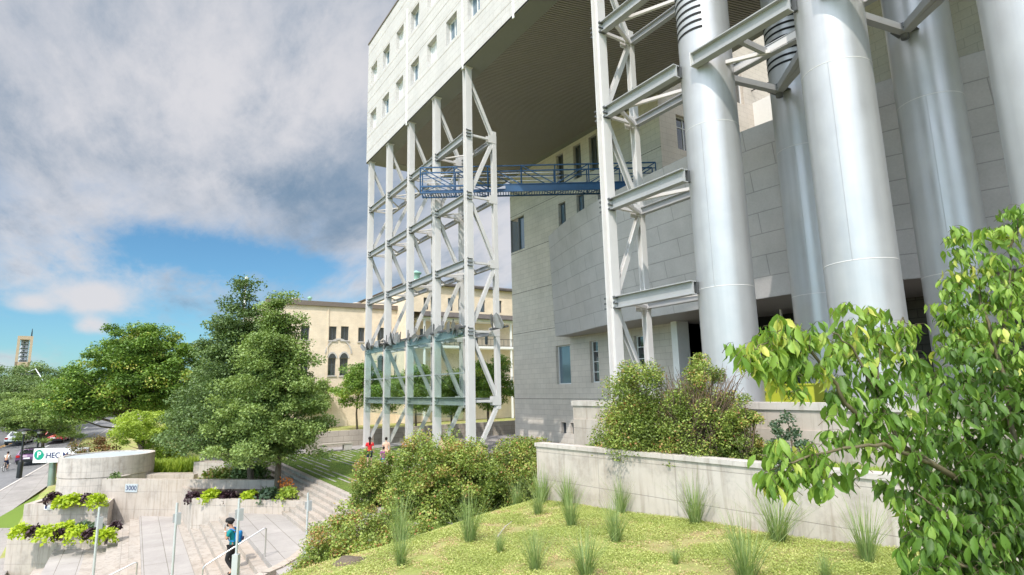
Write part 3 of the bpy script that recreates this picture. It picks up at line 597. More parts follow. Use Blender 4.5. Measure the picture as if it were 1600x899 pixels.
# terrace floor and its parapets
mb = MB(); mb.prism([(-24.6, 45), (-24.6, 26.0), (-16.1, 19.0), (-16.1, 13.0), (14, 13.0), (14, 45)], -.3, 3.2); struct(mb, 'terrace', 'pavement')
# ------------------------------------------------------------------ steel trusses
def mem(parent, kind, name, p, q, w=.2, h=.2, mat='white_steel', upv=(0, 0, 1), **k):
    m_ = MB(); (m_.ibeam(p, q, w, h, upv=upv, **k) if kind == 'i' else m_.bar(p, q, w, h, upv)); return m_.build(name, mat, parent)
def bolts(parent, x, y, z, s_=1):
    m_ = MB()
    for dz in (-.2, 0, .2):
        m_.box(x+s_*.185, x+s_*.30, y-.21, y-.196, z+dz-.05, z+dz+.02); m_.box(x+s_*.19, x+s_*.28, y-.2, y+.1, z+dz-.05, z+dz-.035)
    return m_.build('bolted_bracket', 'bolt_steel', parent)
YT, YB_ = 15.0, 16.7
XT = [-44.04, -39.93, -35.81, -31.69, -27.55]
tr_ = thing('steel_truss', (-35.8, 15.8, 0), 'tall pale steel truss of five posts carrying the end of the raised block', 'truss')
def post(parent, x, y, z0, z1, w_=.38, d_=.40):
    m_ = MB(); m_.ibeam((x, y, z0), (x, y, z1), d_, w_, tw=.03, tf=.035, upv=(1, 0, 0))
    m_.box(x-.26, x+.26, y-.26, y+.26, z1-.04, z1); m_.box(x-.3, x+.3, y-.3, y+.3, z0, z0+.05); return m_.build('post', 'white_steel', parent)
def side_frame(parent, x, ztop, zlow, zbot):
    post(parent, x, YT, zbot, ztop); m_ = MB(); m_.ibeam((x, YB_, L5-.45), (x, YB_, L1+.5), .26, .26, upv=(1, 0, 0)); m_.build('rear_post', 'white_steel', parent)
    zz = [(YT+.1, ztop-.6, YB_, L1), (YB_, L1, YT, L2), (YT, L2, YB_, L3), (YB_, L3, YT, L4), (YT, L4, YB_, L5), (YB_, L5-.2, YT+.1, zbot+.3)]
    for (y0, z0, y1, z1) in zz: mem(parent, 'i', 'diagonal', (x, y0, z0), (x, y1, z1), .20, .20, upv=(1, 0, 0), tw=.012, tf=.014)
    for z in (L1, L2, L3, L4, L5):
        m_ = MB(); m_.box(x-.145, x-.13, YB_-.42, YB_+.13, z-.24, z+.24); m_.box(x+.13, x+.145, YB_-.42, YB_+.13, z-.24, z+.24); m_.build('gusset', 'white_steel', parent)
    for z in (L1, L2, L3, L4, L5): mem(parent, 'b', 'tie', (x, YT+.2, z), (x, YB_-.13, z), .12, .12)
for x in XT: side_frame(tr_, x, ZS-.003, 0, 0.0)
for i in range(4):
    xa, xb = XT[i]+.19, XT[i+1]-.19
    for z in (L1, L2, L3, L4, L5):
        mem(tr_, 'i', 'beam', (xa, YT, z), (xb, YT, z), .26, .44, 'grey_steel', tw=.03, tf=.035)
        mem(tr_, 'i', 'rear_beam', (xa+.05, YB_, z), (xb-.05, YB_, z), .2, .26, 'grey_steel')
        xm = (xa+xb)/2
        if z > L5:
            mem(tr_, 'b', 'cross_brace', (xa+.1, YT+.13, z-.1), (xm, YB_-.1, z-.1), .09, .07); mem(tr_, 'b', 'cross_brace', (xb-.1, YT+.13, z-.1), (xm, YB_-.1, z-.1), .09, .07)
for x in XT:
    for z in (L1, L2, L3, L4, L5):
        if x > XT[0]: bolts(tr_, x, YT, z, -1)
        if x < XT[-1]: bolts(tr_, x, YT, z, 1)
        elif z > L5: bolts(tr_, x, YT, z, 1)
# taller frame beside the silver columns
tf_ = thing('truss_tower', (-14, 15.8, 3.2), 'pale steel frame post with zigzag struts bolted to the leftmost silver column', 'truss')
XC = -16.18; side_frame(tf_, XC, ZS-.003, 0, 3.2)
C1, C2, C3 = -11.93, -7.68, -3.45; YCf, RC = 16.0, 0.88
for z in (L1, L2, L3, L4):
    mem(tf_, 'i', 'beam', (XC+.19, YT, z), (C1-.46, YT, z), .28, .46, 'grey_steel', tw=.03, tf=.035)
    xe = C1-math.sqrt(RC**2-.7**2)
    mem(tf_, 'i', 'rear_beam', (XC+.13, YB_, z), (xe+.02, YB_, z), .22, .30, 'grey_steel')
    mem(tf_, 'b', 'cross_brace', (XC+.9, YT+.14, z-.08), (xe-.2, YB_-.2, z+.0), .12, .12); mem(tf_, 'b', 'cross_brace', (XC+.8, YT+.14, z-.1), (XC+.1, YB_-.12, z-.1), .12, .12)
    bolts(tf_, XC, YT, z, 1); bolts(tf_, XC, YT, z, -1)
    m_ = MB(); m_.box(C1-.56, C1-.44, YT+.15, YT+.29, z-.2, z+.2); m_.build('end_plate', 'bolt_steel', tf_)
# silver columns
def column(x, y, label, vents):
    t_ = thing('column', (x, y, 3.2), label, 'column', 'silver columns carrying the raised block')
    n = 64; m_ = MB(); m_.lathe((x, y, 0), [(RC, 3.2), (RC, ZS-.003)], n); m_.build('shaft', 'silver_tube', t_)
    m_ = MB()
    for z in (7.1, 12.6, 18.2): m_.lathe((x, y, z), [(RC, 0), (RC+.006, .006), (RC+.006, .018), (RC, .024)], n)
    m_.build('weld_seam', 'white_steel', t_)
    m_ = MB(); a_ = math.radians(285); m_.bar((x+(RC+.001)*math.cos(a_), y+(RC+.001)*math.sin(a_), 7.13), (x+(RC+.001)*math.cos(a_), y+(RC+.001)*math.sin(a_), 12.6), .012, .012); m_.build('seam', 'silver_tube', t_)
    m_ = MB(); m_.lathe((x, y, 3.2), [(RC+.10, 0), (RC+.10, .05), (RC, .05)], n); m_.build('base_ring', 'grey_steel', t_)
    if vents:
        m_ = MB()
        for k in range(9):
            z = vents+k*.26
            for a0, a1 in ((math.radians(196), math.radians(306 if y < 18 else 318)),):
                an_ = np.linspace(a0, a1, 20); r1, r2 = RC+.002, RC+.010
                vs = [(x+r2*math.cos(a), y+r2*math.sin(a), z) for a in an_]+[(x+r2*math.cos(a), y+r2*math.sin(a), z+.09) for a in an_]
                m_.add(vs, [(i, i+1, 21+i, 20+i) for i in range(19)])
        m_.build('vent_slots', 'void_black', t_)
    return t_
column(C1, YCf, 'leftmost of the front row of thick silver columns', 16.0)
column(C2, YCf, 'second front silver column, behind the leaning leafy branch', 0)
column(C3, YCf, 'front silver column at the right edge of the photo', 0)
column(-11.4, 20.5, 'rear silver column between the two front left ones with vent slots', 15.9)
column(-7.16, 20.5, 'rear silver column dappled by brace shadows, right of the second front one', 0)
column(-2.95, 20.5, 'rear silver column hidden behind the front one at the right edge', 0)
# horizontal bracing between the columns
def brace(xa, xb, yb_, label):
    z = L2; t_ = thing('bracing', ((xa+xb)/2, 17, z), label, 'bracing', 'steel bracing between the silver columns'); xm = xa+.2; ny = 20.5-RC
    mem(t_, 'i', 'beam', (xa+.28, YT, z), (xb-.52, YT, z), .30, .48, 'grey_steel', tw=.03, tf=.04)
    m_ = MB(); m_.box(xb-.58, xb-.44, YT+.16, YT+.29, z-.2, z+.2); m_.build('end_plate', 'bolt_steel', t_); m_ = MB(); m_.box(xa+.25, xa+.275, YT-.17, YT+.18, z-.25, z+.25); m_.build('end_plate', 'white_steel', t_)
    mem(t_, 'i', 'rear_beam', (xa+.6, YB_, z), (xb-.6, YB_, z), .24, .34, 'grey_steel')
    mem(t_, 'b', 'strut', ((xa+xb)/2-.25, YT+.1, z-.05), ((xa+xb)/2-.25, YB_-.1, z-.05), .14, .2, 'grey_steel')
    mem(t_, 'b', 'strut', (xa+.85, 15.9, z-.1), ((xa+xb)/2-.1, YB_-.1, z-.1), .12, .12)
    n_ = (xa+.55, ny-.25, z)
    mem(t_, 'b', 'strut', (xa+.1, YCf+RC, z), n_, .22, .22, 'grey_steel'); mem(t_, 'b', 'strut', (xa+.4, YCf+RC-.15, z), (xb-.55, YCf+RC-.2, z+.02), .2, .24)
    mem(t_, 'b', 'strut', n_, (xb-.5, YCf+RC-.25, z), .24, .26, 'grey_steel'); mem(t_, 'b', 'strut', n_, (xb-.1, YCf+RC, z-.05), .24, .26, 'grey_steel')
    m_ = MB(); m_.lathe((n_[0], n_[1], z-.28), [(0, 0), (.12, 0), (.12, .5), (0, .5)], 12); m_.box(n_[0]-.3, n_[0]+.3, n_[1]-.25, n_[1]+.3, z-.02, z+.0); m_.build('node', 'bolt_steel', t_)
brace(C1, C2, 20.5, 'steel cross bracing between the two leftmost front silver columns')
brace(C2, C3, 20.5, 'steel cross bracing reaching the silver column at the right edge')
# ------------------------------------------------------------------ glass screen and folded metal plates on the left truss
gs = thing('glass_screen', (-35.8, 14.75, 5), 'greenish glass wind screen hung between the posts of the left truss', 'glass screen')
rng = random.Random(3)
for i in range(4):
    xa, xb = XT[i]+.26, XT[i+1]-.26
    for (z0, z1) in ((2.55, 4.95), (5.0, 7.35)):
        for (u0, u1) in ((xa, (xa+xb)/2-.01), ((xa+xb)/2+.01, xb)):
            m_ = MB(); m_.box(u0, u1, 14.70, 14.715, z0, z1); m_.build('glass_panel', 'green_glass', gs)
    m_ = MB(); m_.bar((xa-.05, 14.78, 4.97), (xb+.05, 14.78, 4.97), .05, .09); m_.build('rail', 'grey_steel', gs)
    m_ = MB()
    for z in (2.65, 4.97, 7.25): m_.tube([((xa+xb)/2, 14.66, z), ((xa+xb)/2, 14.98, z)], .03, 6)
    m_.tube([(xa, 14.8, 5), ((xa+xb)/2, 15.6, 3.6)], .012, 4); m_.tube([(xb, 14.8, 5), ((xa+xb)/2, 15.6, 6.4)], .012, 4)
    m_.build('fixing', 'bolt_steel', gs)
sc = thing('metal_sculpture', (-34, 14.9, 7.5), 'sculpture of bent grey metal plates perched along the top of the glass screen', 'sculpture')
def plate(c, w_, h_, ang, lean, yaw):
    # a sheet folded along its middle, tapering to a point
    m_ = MB(); ca, sa = math.cos(ang), math.sin(ang); f_ = .16*w_; pr = [(-.5*w_, .0, f_), (0, -.15*h_, 0), (.5*w_, .05, f_), (.42*w_, h_*.75, f_), (.05*w_, h_, 0), (-.45*w_, h_*.68, f_)]
    def T(u, v, d):
        a, b = u*ca-v*sa, u*sa+v*ca; d += lean*v; return V(c[0]+a*math.cos(yaw)-d*math.sin(yaw), c[1]-d*math.cos(yaw)+a*math.sin(yaw), c[2]+b)
    fr_ = [T(*p) for p in pr]; bk = [T(u, v, d-.02) for u, v, d in pr]
    m_.add(fr_+bk, [(0, 1, 4, 5), (1, 2, 3, 4), (6, 11, 10, 7), (7, 10, 9, 8)]+[(i, (i+1) % 6+0, 6+(i+1) % 6, 6+i) for i in range(6)]); m_.build('plate', 'shard_metal', sc)
for x, w_, h_, a_, l_, yw in [(-43.9, .5, 1.0, .5, .1, .3), (-43.2, .8, 1.2, -.5, .1, -.2), (-42.7, .6, 1.0, -.15, .3, .2), (-41.2, .6, 1.0, -.3, .1, .4), (-40.6, .7, 1.3, -.5, .2, 0), (-39.4, .9, .9, -1.2, .3, .1), (-38.5, .5, 1.3, -.25, .1, .3), (-38.1, .55, 1.6, -.35, .2, -.2), (-37.5, .5, 1.5, -.3, .1, .2), (-36.9, .4, 1.1, -.2, .2, .5),
                              (-35.3, .35, .9, -.3, .1, .2), (-34.6, .6, 1.3, -.95, .1, .1), (-33.9, .4, .8, -1.1, .2, 0), (-32.3, .8, 2.2, -.75, .15, 0), (-31.2, .6, 1.9, -.8, .2, .2), (-29.5, .5, 1.2, -.25, .1, .2), (-29.0, .9, 1.7, -.9, .2, 0), (-28.5, .8, 1.6, -1.1, .3, .2), (-26.75, 1.0, 1.6, -.45, .2, .1), (-25.9, .75, 1.4, .1, .2, .2)]:
    plate((x, 14.72 if x < -27 else 16.0, 7.3), w_*.75, h_*.55, a_*1.3, l_+.1*math.sin(x*7), yw+.5*math.sin(x*5))
m_ = MB(); m_.bar((-44, 14.8, 7.45), (-27.7, 14.8, 7.45), .08, .1); m_.bar((-27.4, 16.2, 7.3), (-25.6, 16.2, 7.3), .12, .1)
for x in np.arange(-43.5, -28, 1.3): m_.bar((x, 14.8, 7.3), (x+.2, 14.75, 8.0), .05, .05)
m_.build('support_rail', 'bolt_steel', sc)
# ------------------------------------------------------------------ blue footbridge
fb = thing('footbridge', (-27, 19.8, 16), 'narrow blue steel maintenance footbridge with railings running under the raised block', 'footbridge')
a0 = V(-30.9, 13.55, 0); a1 = V(-23.2, 25.5, 0); dv = (a1-a0)/np.linalg.norm(a1-a0); nv = V(-dv[1], dv[0], 0); Lb = np.linalg.norm(a1-a0); wd = .85
zb, zm_, zt = 15.75, 16.15, 17.35
for s_ in (0, 1):
    o_ = a0+nv*wd*s_; P = lambda t_, z: o_+dv*t_+V(0, 0, z)
    m_ = MB(); m_.bar(P(0, zt), P(Lb, zt), .07, .07); m_.bar(P(0, zt-.35), P(Lb, zt-.35), .045, .045); m_.build('handrail', 'blue_steel', fb)
    m_ = MB(); m_.bar(P(0, zm_), P(Lb, zm_), .07, .10); m_.bar(P(0, zb), P(Lb, zb), .09, .08); m_.build('chord', 'blue_steel', fb)
    n = 7
    for k in range(n+1): m_ = MB(); t_ = Lb*k/n; m_.bar(P(t_, zb), P(t_, zt), .055, .055); m_.build('upright', 'blue_steel', fb)
    m_ = MB()
    for k in range(n):
        t0, t1 = Lb*k/n, Lb*(k+1)/n; flip = k >= 4
        m_.bar(P(t0, zm_ if flip else zt), P(t1, zt if flip else zm_), .055, .055); tm = (t0+t1)/2
        m_.bar(P(t0, zb), P(tm, zm_), .04, .04); m_.bar(P(tm, zm_), P(t1, zb), .04, .04)
    m_.build('lattice', 'blue_steel', fb)
m_ = MB(); q = [a0+dv*Lb*.36-nv*.02, a1-nv*.02, a1-nv*.035, a0+dv*Lb*.36-nv*.035]; m_.prism([tuple(p[:2]) for p in q], zb, zm_); m_.build('side_plate', 'blue_steel', fb)
m_ = MB()
for k in range(90): t_ = Lb*(k+.5)/90; m_.bar(a0+dv*t_+V(0, 0, zb+.02), a0+dv*t_+nv*wd+V(0, 0, zb+.02), .05, .03)
m_.build('deck', 'blue_steel', fb)
m_ = MB()
for z in (16.45, 16.7, 16.95, 17.2): m_.bar(a0+nv*wd+V(0, 0, z), a0+nv*wd+dv*Lb*.6+V(0, 0, z), .02, .02)
m_.build('guard_wires', 'stainless', fb)
# ------------------------------------------------------------------ concrete retaining walls near the camera
def cap_wall(name, p, q, th, z0, zt0, zt1, label, mat='concrete', cap='concrete_cap', base=(0, 0, 0), side=1, overhang=.04, ch=.14, cat='wall'):
    p = V(*p[:2]); q = V(*q[:2]); d = (q-p)/np.linalg.norm(q-p); n_ = V(-d[1], d[0])*side; L_ = np.linalg.norm(q-p)
    zf = lambda x, y: zt0+(zt1-zt0)*((V(x, y)-p)@d)/L_
    t_ = thing(name, (p[0], p[1], z0), label, cat)
    m_ = MB(); m_.prism([tuple(p), tuple(q), tuple(q+n_*th), tuple(p+n_*th)], z0, lambda x, y: zf(x, y)-ch); m_.build('wall_body', mat, t_)
    m_ = MB(); e = d*overhang; m_.prism([tuple(p-n_*overhang-e), tuple(q-n_*overhang+e), tuple(q+n_*(th+overhang)+e), tuple(p+n_*(th+overhang)-e)], lambda x, y: zf(x, y)-ch, zf); m_.build('cap', cap, t_)
    return t_
pA = onz(838, 692, 2.5); pB = onz(1600, 761, 2.5); dAB = (pB-pA)/np.linalg.norm(pB-pA); pC = pB+dAB*6
cap_wall('retaining_wall', pA, pC, .28, 0.3, 2.5, 2.5, 'long weathered concrete retaining wall above the planted slope', ch=.10)
mb = MB(); nAB = V(-dAB[1], dAB[0]); mb.prism([tuple((pA-dAB*.0)[:2]+nAB*.2), tuple(pC[:2]+nAB*.2), (14, 13.0), (-14.9, 13.0)], .3, 2.27); struct(mb, 'planting_bed', 'lawn')
cap_wall('parapet_wall', (-16.25, 12.9), (14, 12.9), .22, 1.8, 3.62, 3.62, 'concrete terrace parapet wall in front of the silver columns', 'concrete_smooth', ch=.17)
mb = MB(); mb.box(-16.2, 14, 12.86, 12.9, 1.8, 3.0); tag(mb.build('parapet_plinth', 'concrete_smooth'), 'pinkish lower plinth of the terrace parapet under the silver columns', 'plinth')
mb = MB(); mb.box(-45.5, -45.2, 7.5, 40, -.6, 1.2)
tag(mb.build('boundary_wall', 'wall_block'), 'long low pale block wall at the far side of the lawn', 'wall')
# planters and walls of the stair court
wB0 = onv(300, 779, 28.2); wB1 = onv(487, 783, 26.8)
cap_wall('planter_wall', wB0, wB1, .25, -3.0, wB0[2], wB0[2], 'pale concrete planter wall behind the man on the stairs', 'concrete_smooth', 'concrete_smooth', ch=.1, overhang=0.0)
n_ = np.array([HV[0], HV[1]]); w30 = onv(168, 749, 32.7); w31 = onv(432, 752, 30.9); tw3 = (w31-w30)[:2]/np.linalg.norm((w31-w30)[:2]); qk = w30[:2]+tw3*4.6
mb = MB(); mb.wallseg(wB0[:2], qk, .25, -3.0, wB0[2]-.003, -1)
tag(mb.build('planter_side_wall', 'concrete_smooth'), 'short side wall of the planter behind the stairs, running away', 'wall')
w30 = onv(168, 749, 32.7); w31 = onv(432, 752, 30.9)
w3 = thing('address_wall', (w30[0], w30[1], -2.5), 'pale concrete wall bearing the blue number 3000 plate', 'wall')
mb = MB(); mb.wallseg(w30, w31, .3, -3.0, float(w30[2]), 1); mb.build('wall_body', 'concrete_smooth', w3)
mb = MB(); mb.wallseg(w30, w30+V(HV[0], HV[1], 0)*2.0+V(.3, 0, 0), .3, -3.0, float(w30[2])-.003, 1); mb.build('side_wall', 'concrete_smooth', w3)
# planter soil between the two walls
mb = MB(); mb.prism([tuple(wB0[:2]+n_*.25), tuple(wB1[:2]+n_*.25), tuple(w31[:2]+V(.2, .2)), tuple(qk)], -2.5, -.72); struct(mb, 'planter_soil', 'soil')
# number plate
dw = (w31-w30)[:2]; dw /= np.linalg.norm(dw); nw = V(dw[1], -dw[0])
def flat_text(body, name, mat, parent, c, dxy, size, ext=.004, bold=0.0, al='CENTER'):
    cu = bpy.data.curves.new(name, 'FONT'); cu.body = body; cu.size = size; cu.extrude = ext; cu.align_x = al; cu.align_y = 'CENTER'; cu.offset = bold; cu.materials.append(MT[mat])
    o = bpy.data.objects.new(name, cu); COL.objects.link(o)
    x_ = Vector((dxy[0], dxy[1], 0)).normalized(); z_ = Vector((dxy[1], -dxy[0], 0)).normalized(); y_ = z_.cross(x_)
    M = Matrix.Identity(4)
    for i in range(3): M[i][0] = x_[i]; M[i][1] = y_[i]; M[i][2] = z_[i]; M[i][3] = c[i]
    bpy.context.view_layer.update(); me = bpy.data.meshes.new_from_object(o.evaluated_get(bpy.context.evaluated_depsgraph_get())); bpy.data.objects.remove(o)
    me.transform(M); me.materials.clear(); me.materials.append(MT[mat]); o = bpy.data.objects.new(name, me); COL.objects.link(o); o.parent = parent; o.matrix_parent_inverse = parent_inv(parent); return o
def on_wall(px, py, w0, dxy, off):      # point on vertical plane through w0 along dxy
    n2 = V(dxy[1], -dxy[0], 0); d = ray(px, py); k = ((V(w0[0], w0[1], 0)+n2*off-CAM)@n2)/(d@n2); return CAM+d*k
pc = on_wall(205, 763, w30, dw, .03); sp = thing('number_plate', pc, 'blue grey plate with the number 3000 on the concrete wall', 'sign')
def board(name, mat, parent, c, dxy, w_, h_, th):
    d = V(dxy[0], dxy[1], 0); n2 = V(dxy[1], -dxy[0], 0); z = V(0, 0, 1); m_ = MB()
    P = [c+d*a*w_/2+z*b*h_/2 for a, b in ((-1, -1), (1, -1), (1, 1), (-1, 1))]; m_.add([p-n2*th for p in P]+P, [(3, 2, 1, 0), (4, 5, 6, 7), (0, 1, 5, 4), (1, 2, 6, 5), (2, 3, 7, 6), (3, 0, 4, 7)]); return m_.build(name, mat, parent)
board('plate', 'plate_grey', sp, pc, dw, .76, .42, .03); flat_text('3000', 'number', 'sign_navy', sp, pc+V(nw[0], nw[1], 0)*.006, dw, .34)
# low walls and ramps behind the lindens
for (a, b, v0, v1, zt_, lb) in [((303, 722), (400, 720), 36, 34, .3, 'blocky low concrete wall in the shade left of the tree trunks'), ((215, 742), (303, 738), 36, 35.5, -.05, 'low concrete step wall beside the bright green bed'),
                                ((312, 711), (425, 706), 40, 39, .55, 'sloping ramp wall glimpsed behind the linden trunks')]:
    p = onv(*a, v0); q = onv(*b, v1); mb = MB(); mb.wallseg(p, q, .9, -.9, p[2], 1); tag(mb.build('low_wall', 'concrete_smooth'), lb, 'wall')
# round basin
bc = onv(170, 709.5, 36.0); BR = 2.4
bs = thing('round_basin', (bc[0], bc[1], -1.6), 'round raised concrete basin with a flat grey covered top', 'basin')
mb = MB(); mb.lathe((bc[0], bc[1], bc[2]), [(BR-.35, -2.9), (BR-.02, -2.9), (BR-.02, -1.14), (BR-.05, -1.12), (BR-.05, -1.09), (BR, -1.07), (BR, 0), (BR-.22, 0), (BR-.22, -.06)], 110, False); o = mb.build('drum', 'concrete', bs)
mb = MB(); mb.lathe((bc[0], bc[1], bc[2]), [(0, -.05), (BR-.22, -.06)], 72, False); mb.build('cover', 'plate_grey', bs)
# stepped planters at the left
def planter(name, P, th, z0, zt_, soil, label):
    t_ = thing(name, (P[0][0], P[0][1], z0), label, 'planter'); m_ = MB(); P2 = [V(*p[:2]) for p in P]
    c = sum(P2)/len(P2); inn = [p+(c-p)/np.linalg.norm(c-p)*th*1.4 for p in P2]; n = len(P2)
    for i in range(n): m_.prism([tuple(P2[i]), tuple(P2[(i+1) % n]), tuple(inn[(i+1) % n]), tuple(inn[i])], z0, zt_)
    m_.build('planter_wall', 'concrete_smooth', t_); m_ = MB(); m_.prism([tuple(p) for p in inn], z0, zt_-soil); m_.build('planter_earth', 'soil', t_); return t_
zA = -1.1; A0 = onz(40, 786, zA); A1 = onz(168, 785, zA)
A0 = onv(38, 788, 31.4); A1 = onv(170, 786, 31.2); zA = (A0[2]+A1[2])/2
planter('stepped_planter', [A0, A1, A1+V(-1.7, .2, 0), A0+V(-2.6, 1.0, 0)], .3, -4.6, zA, .06, 'upper concrete planter against the round basin with lime foliage')
B0 = onv(12, 835, 29.3); B1 = onv(164, 834, 29.1); zB_ = (B0[2]+B1[2])/2
planter('stepped_planter', [B0, B1, B1+V(-1.8, .3, 0), B0+V(-1.8, .3, 0)], .22, -4.6, zB_, .06, 'lower concrete planter at the foot of the stairs, partly shaded')
dA = (A1-A0)[:2]; dA /= np.linalg.norm(dA); pp = on_wall(76, 793, A0, dA, .02); q_ = thing('small_plaque', pp, 'small white plaque with a dark square on the upper planter', 'plaque')
board('plate', 'sign_white', q_, pp, dA, .5, .24, .02); board('emblem', 'sign_navy', q_, pp+V(-dA[0], -dA[1], 0)*.15+V(dA[1], -dA[0], 0)*.004, dA, .1, .14, .003)
# ------------------------------------------------------------------ signboard
sv = 40.0; s0 = onv(52, 712, sv); sx = onv(137, 711, sv); ds = (sx-s0)[:2]; ws = np.linalg.norm(ds); ds /= ws; sc_ = (s0+sx)/2; ns = V(ds[1], -ds[0], 0)
sg = thing('direction_sign', onv(79, 768, sv), 'white campus signboard on a round green grey pole behind the basin', 'sign')
board('board', 'sign_white', sg, sc_, ds, ws, .92, .12)
mb = MB(); b0 = onv(79, 775, sv+.2); mb.tube([onv(77.5, 790, sv+.5), onv(84.5, 706, sv+.5)], .22, 20); mb.build('pole', 'sign_pole_green', sg)
gc = on_wall(61, 711, s0, ds, .012); mb = MB(); D3 = V(ds[0], ds[1], 0); n = 28
mb.add([gc]+[gc+D3*.33*math.cos(a)+V(0, 0, 1)*.33*math.sin(a) for a in np.linspace(0, 2*math.pi, n, endpoint=False)], [(0, 1+i, 1+(i+1) % n) for i in range(n)]); mb.build('parking_disc', 'sign_green', sg)
flat_text('P', 'parking_letter', 'sign_white', sg, gc+ns*.012, ds, .5, bold=.012)
tcx = on_wall(108.5, 713, s0, ds, .015); o = flat_text('HEC Montréal', 'lettering', 'sign_navy', sg, on_wall(71.5, 712.3, s0, ds, .015), ds, .50, bold=.006, al='LEFT')
mb = MB(); pr_ = [on_wall(px, py, s0, ds, .013) for px, py in ((63.5, 702.5), (67, 706), (70, 711), (72.5, 721.5))]
for a, b in zip(pr_[:-1], pr_[1:]): mb.bar(a, b, .03, .05, ns)
mb.build('divider', 'plate_grey', sg)
# ------------------------------------------------------------------ vegetation
RG = np.random.default_rng(11)
def unit(a): return a/np.maximum(np.linalg.norm(a, axis=-1, keepdims=True), 1e-9)
def leafmesh(name, C, size, rnd, mat, parent=None, loc=None, up_bias=0.5, droop=0.0, aspect=0.62, kind='kite', T=None, rg=RG):
    n = len(C); C = np.asarray(C, float)
    N_ = rg.normal(size=(n, 3)); N_[:, 2] = np.abs(N_[:, 2])+up_bias; N_ = unit(N_)
    if T is None: T = rg.normal(size=(n, 3)); T = T-N_*(T*N_).sum(1, keepdims=True)
    T[:, 2] -= droop; T = unit(T); B = unit(np.cross(N_, T)); N_ = np.cross(T, B)
    s = np.broadcast_to(size, n)[:, None]
    if kind == 'kite':
        V_ = np.stack([C, C+T*s*.45+B*s*aspect*.5+N_*s*.07, C+T*s-N_*s*.06, C+T*s*.45-B*s*aspect*.5+N_*s*.07], 1); k = 4
        F_ = [[0, 1, 2, 3]]
    else:   # folded pointed leaf, 8 vertices, 6 faces
        a = aspect
        V_ = np.stack([C, C+T*s*.22+B*s*a*.36+N_*s*.06, C+T*s*.50+B*s*a*.50+N_*s*.07, C+T*s*.78+B*s*a*.24+N_*s*.0, C+T*s-N_*s*.26,
                       C+T*s*.78-B*s*a*.24+N_*s*.0, C+T*s*.50-B*s*a*.50+N_*s*.07, C+T*s*.22-B*s*a*.36+N_*s*.06, C+T*s*.25, C+T*s*.55-N_*s*.01, C+T*s*.8-N_*s*.06], 1); k = 11
        F_ = [[0, 1, 8], [0, 8, 7], [1, 2, 9, 8], [8, 9, 6, 7], [2, 3, 10, 9], [9, 10, 5, 6], [3, 4, 10], [10, 4, 5]]
    me = bpy.data.meshes.new(name); o_ = np.array(parent.location if parent is not None else (0, 0, 0)) if loc is None else np.array(loc)
    P = (V_.reshape(-1, 3)-o_).astype(np.float32); me.vertices.add(len(P)); me.vertices.foreach_set('co', P.ravel())
    idx = np.concatenate([np.array(f) for f in F_]); lt = np.array([len(f) for f in F_]); nl = len(idx)
    me.loops.add(n*nl); me.loops.foreach_set('vertex_index', (idx[None]+np.arange(n)[:, None]*k).ravel().astype(np.int32))
    tot = np.tile(lt, n); me.polygons.add(len(tot)); me.polygons.foreach_set('loop_start', np.r_[0, np.cumsum(tot)[:-1]].astype(np.int32))
    me.polygons.foreach_set('loop_total', tot.astype(np.int32)) if False else None
    me.update(calc_edges=True); 
    at = me.attributes.new('rnd', 'FLOAT', 'FACE'); at.data.foreach_set('value', np.repeat(np.clip(rnd, 0, 1), len(F_)).astype(np.float32))
    if kind != 'kite': me.polygons.foreach_set('use_smooth', np.ones(len(tot), bool))
    me.materials.append(MT[mat]); o = bpy.data.objects.new(name, me); COL.objects.link(o)
    if parent is not None: o.parent = parent
    elif loc is not None: o.location = loc
    return o
def inball(n, rg=RG, p=2.0):
    d = unit(rg.normal(size=(n, 3))); return d*rg.random((n, 1))**(1/p)
def clumped(cent, crad, n, rg=RG, flat=.6):
    """n leaf points gathered round clump centres; also a tone shared inside each clump"""
    k = len(cent); ci = rg.integers(0, k, n); tone = rg.normal(0.5, .17, k)
    P = cent[ci]+inball(n, rg, 2.4)*np.broadcast_to(crad, k)[ci][:, None]*np.array([1, 1, flat]); return P, np.clip(tone[ci]+rg.normal(0, .16, n), 0, 1)
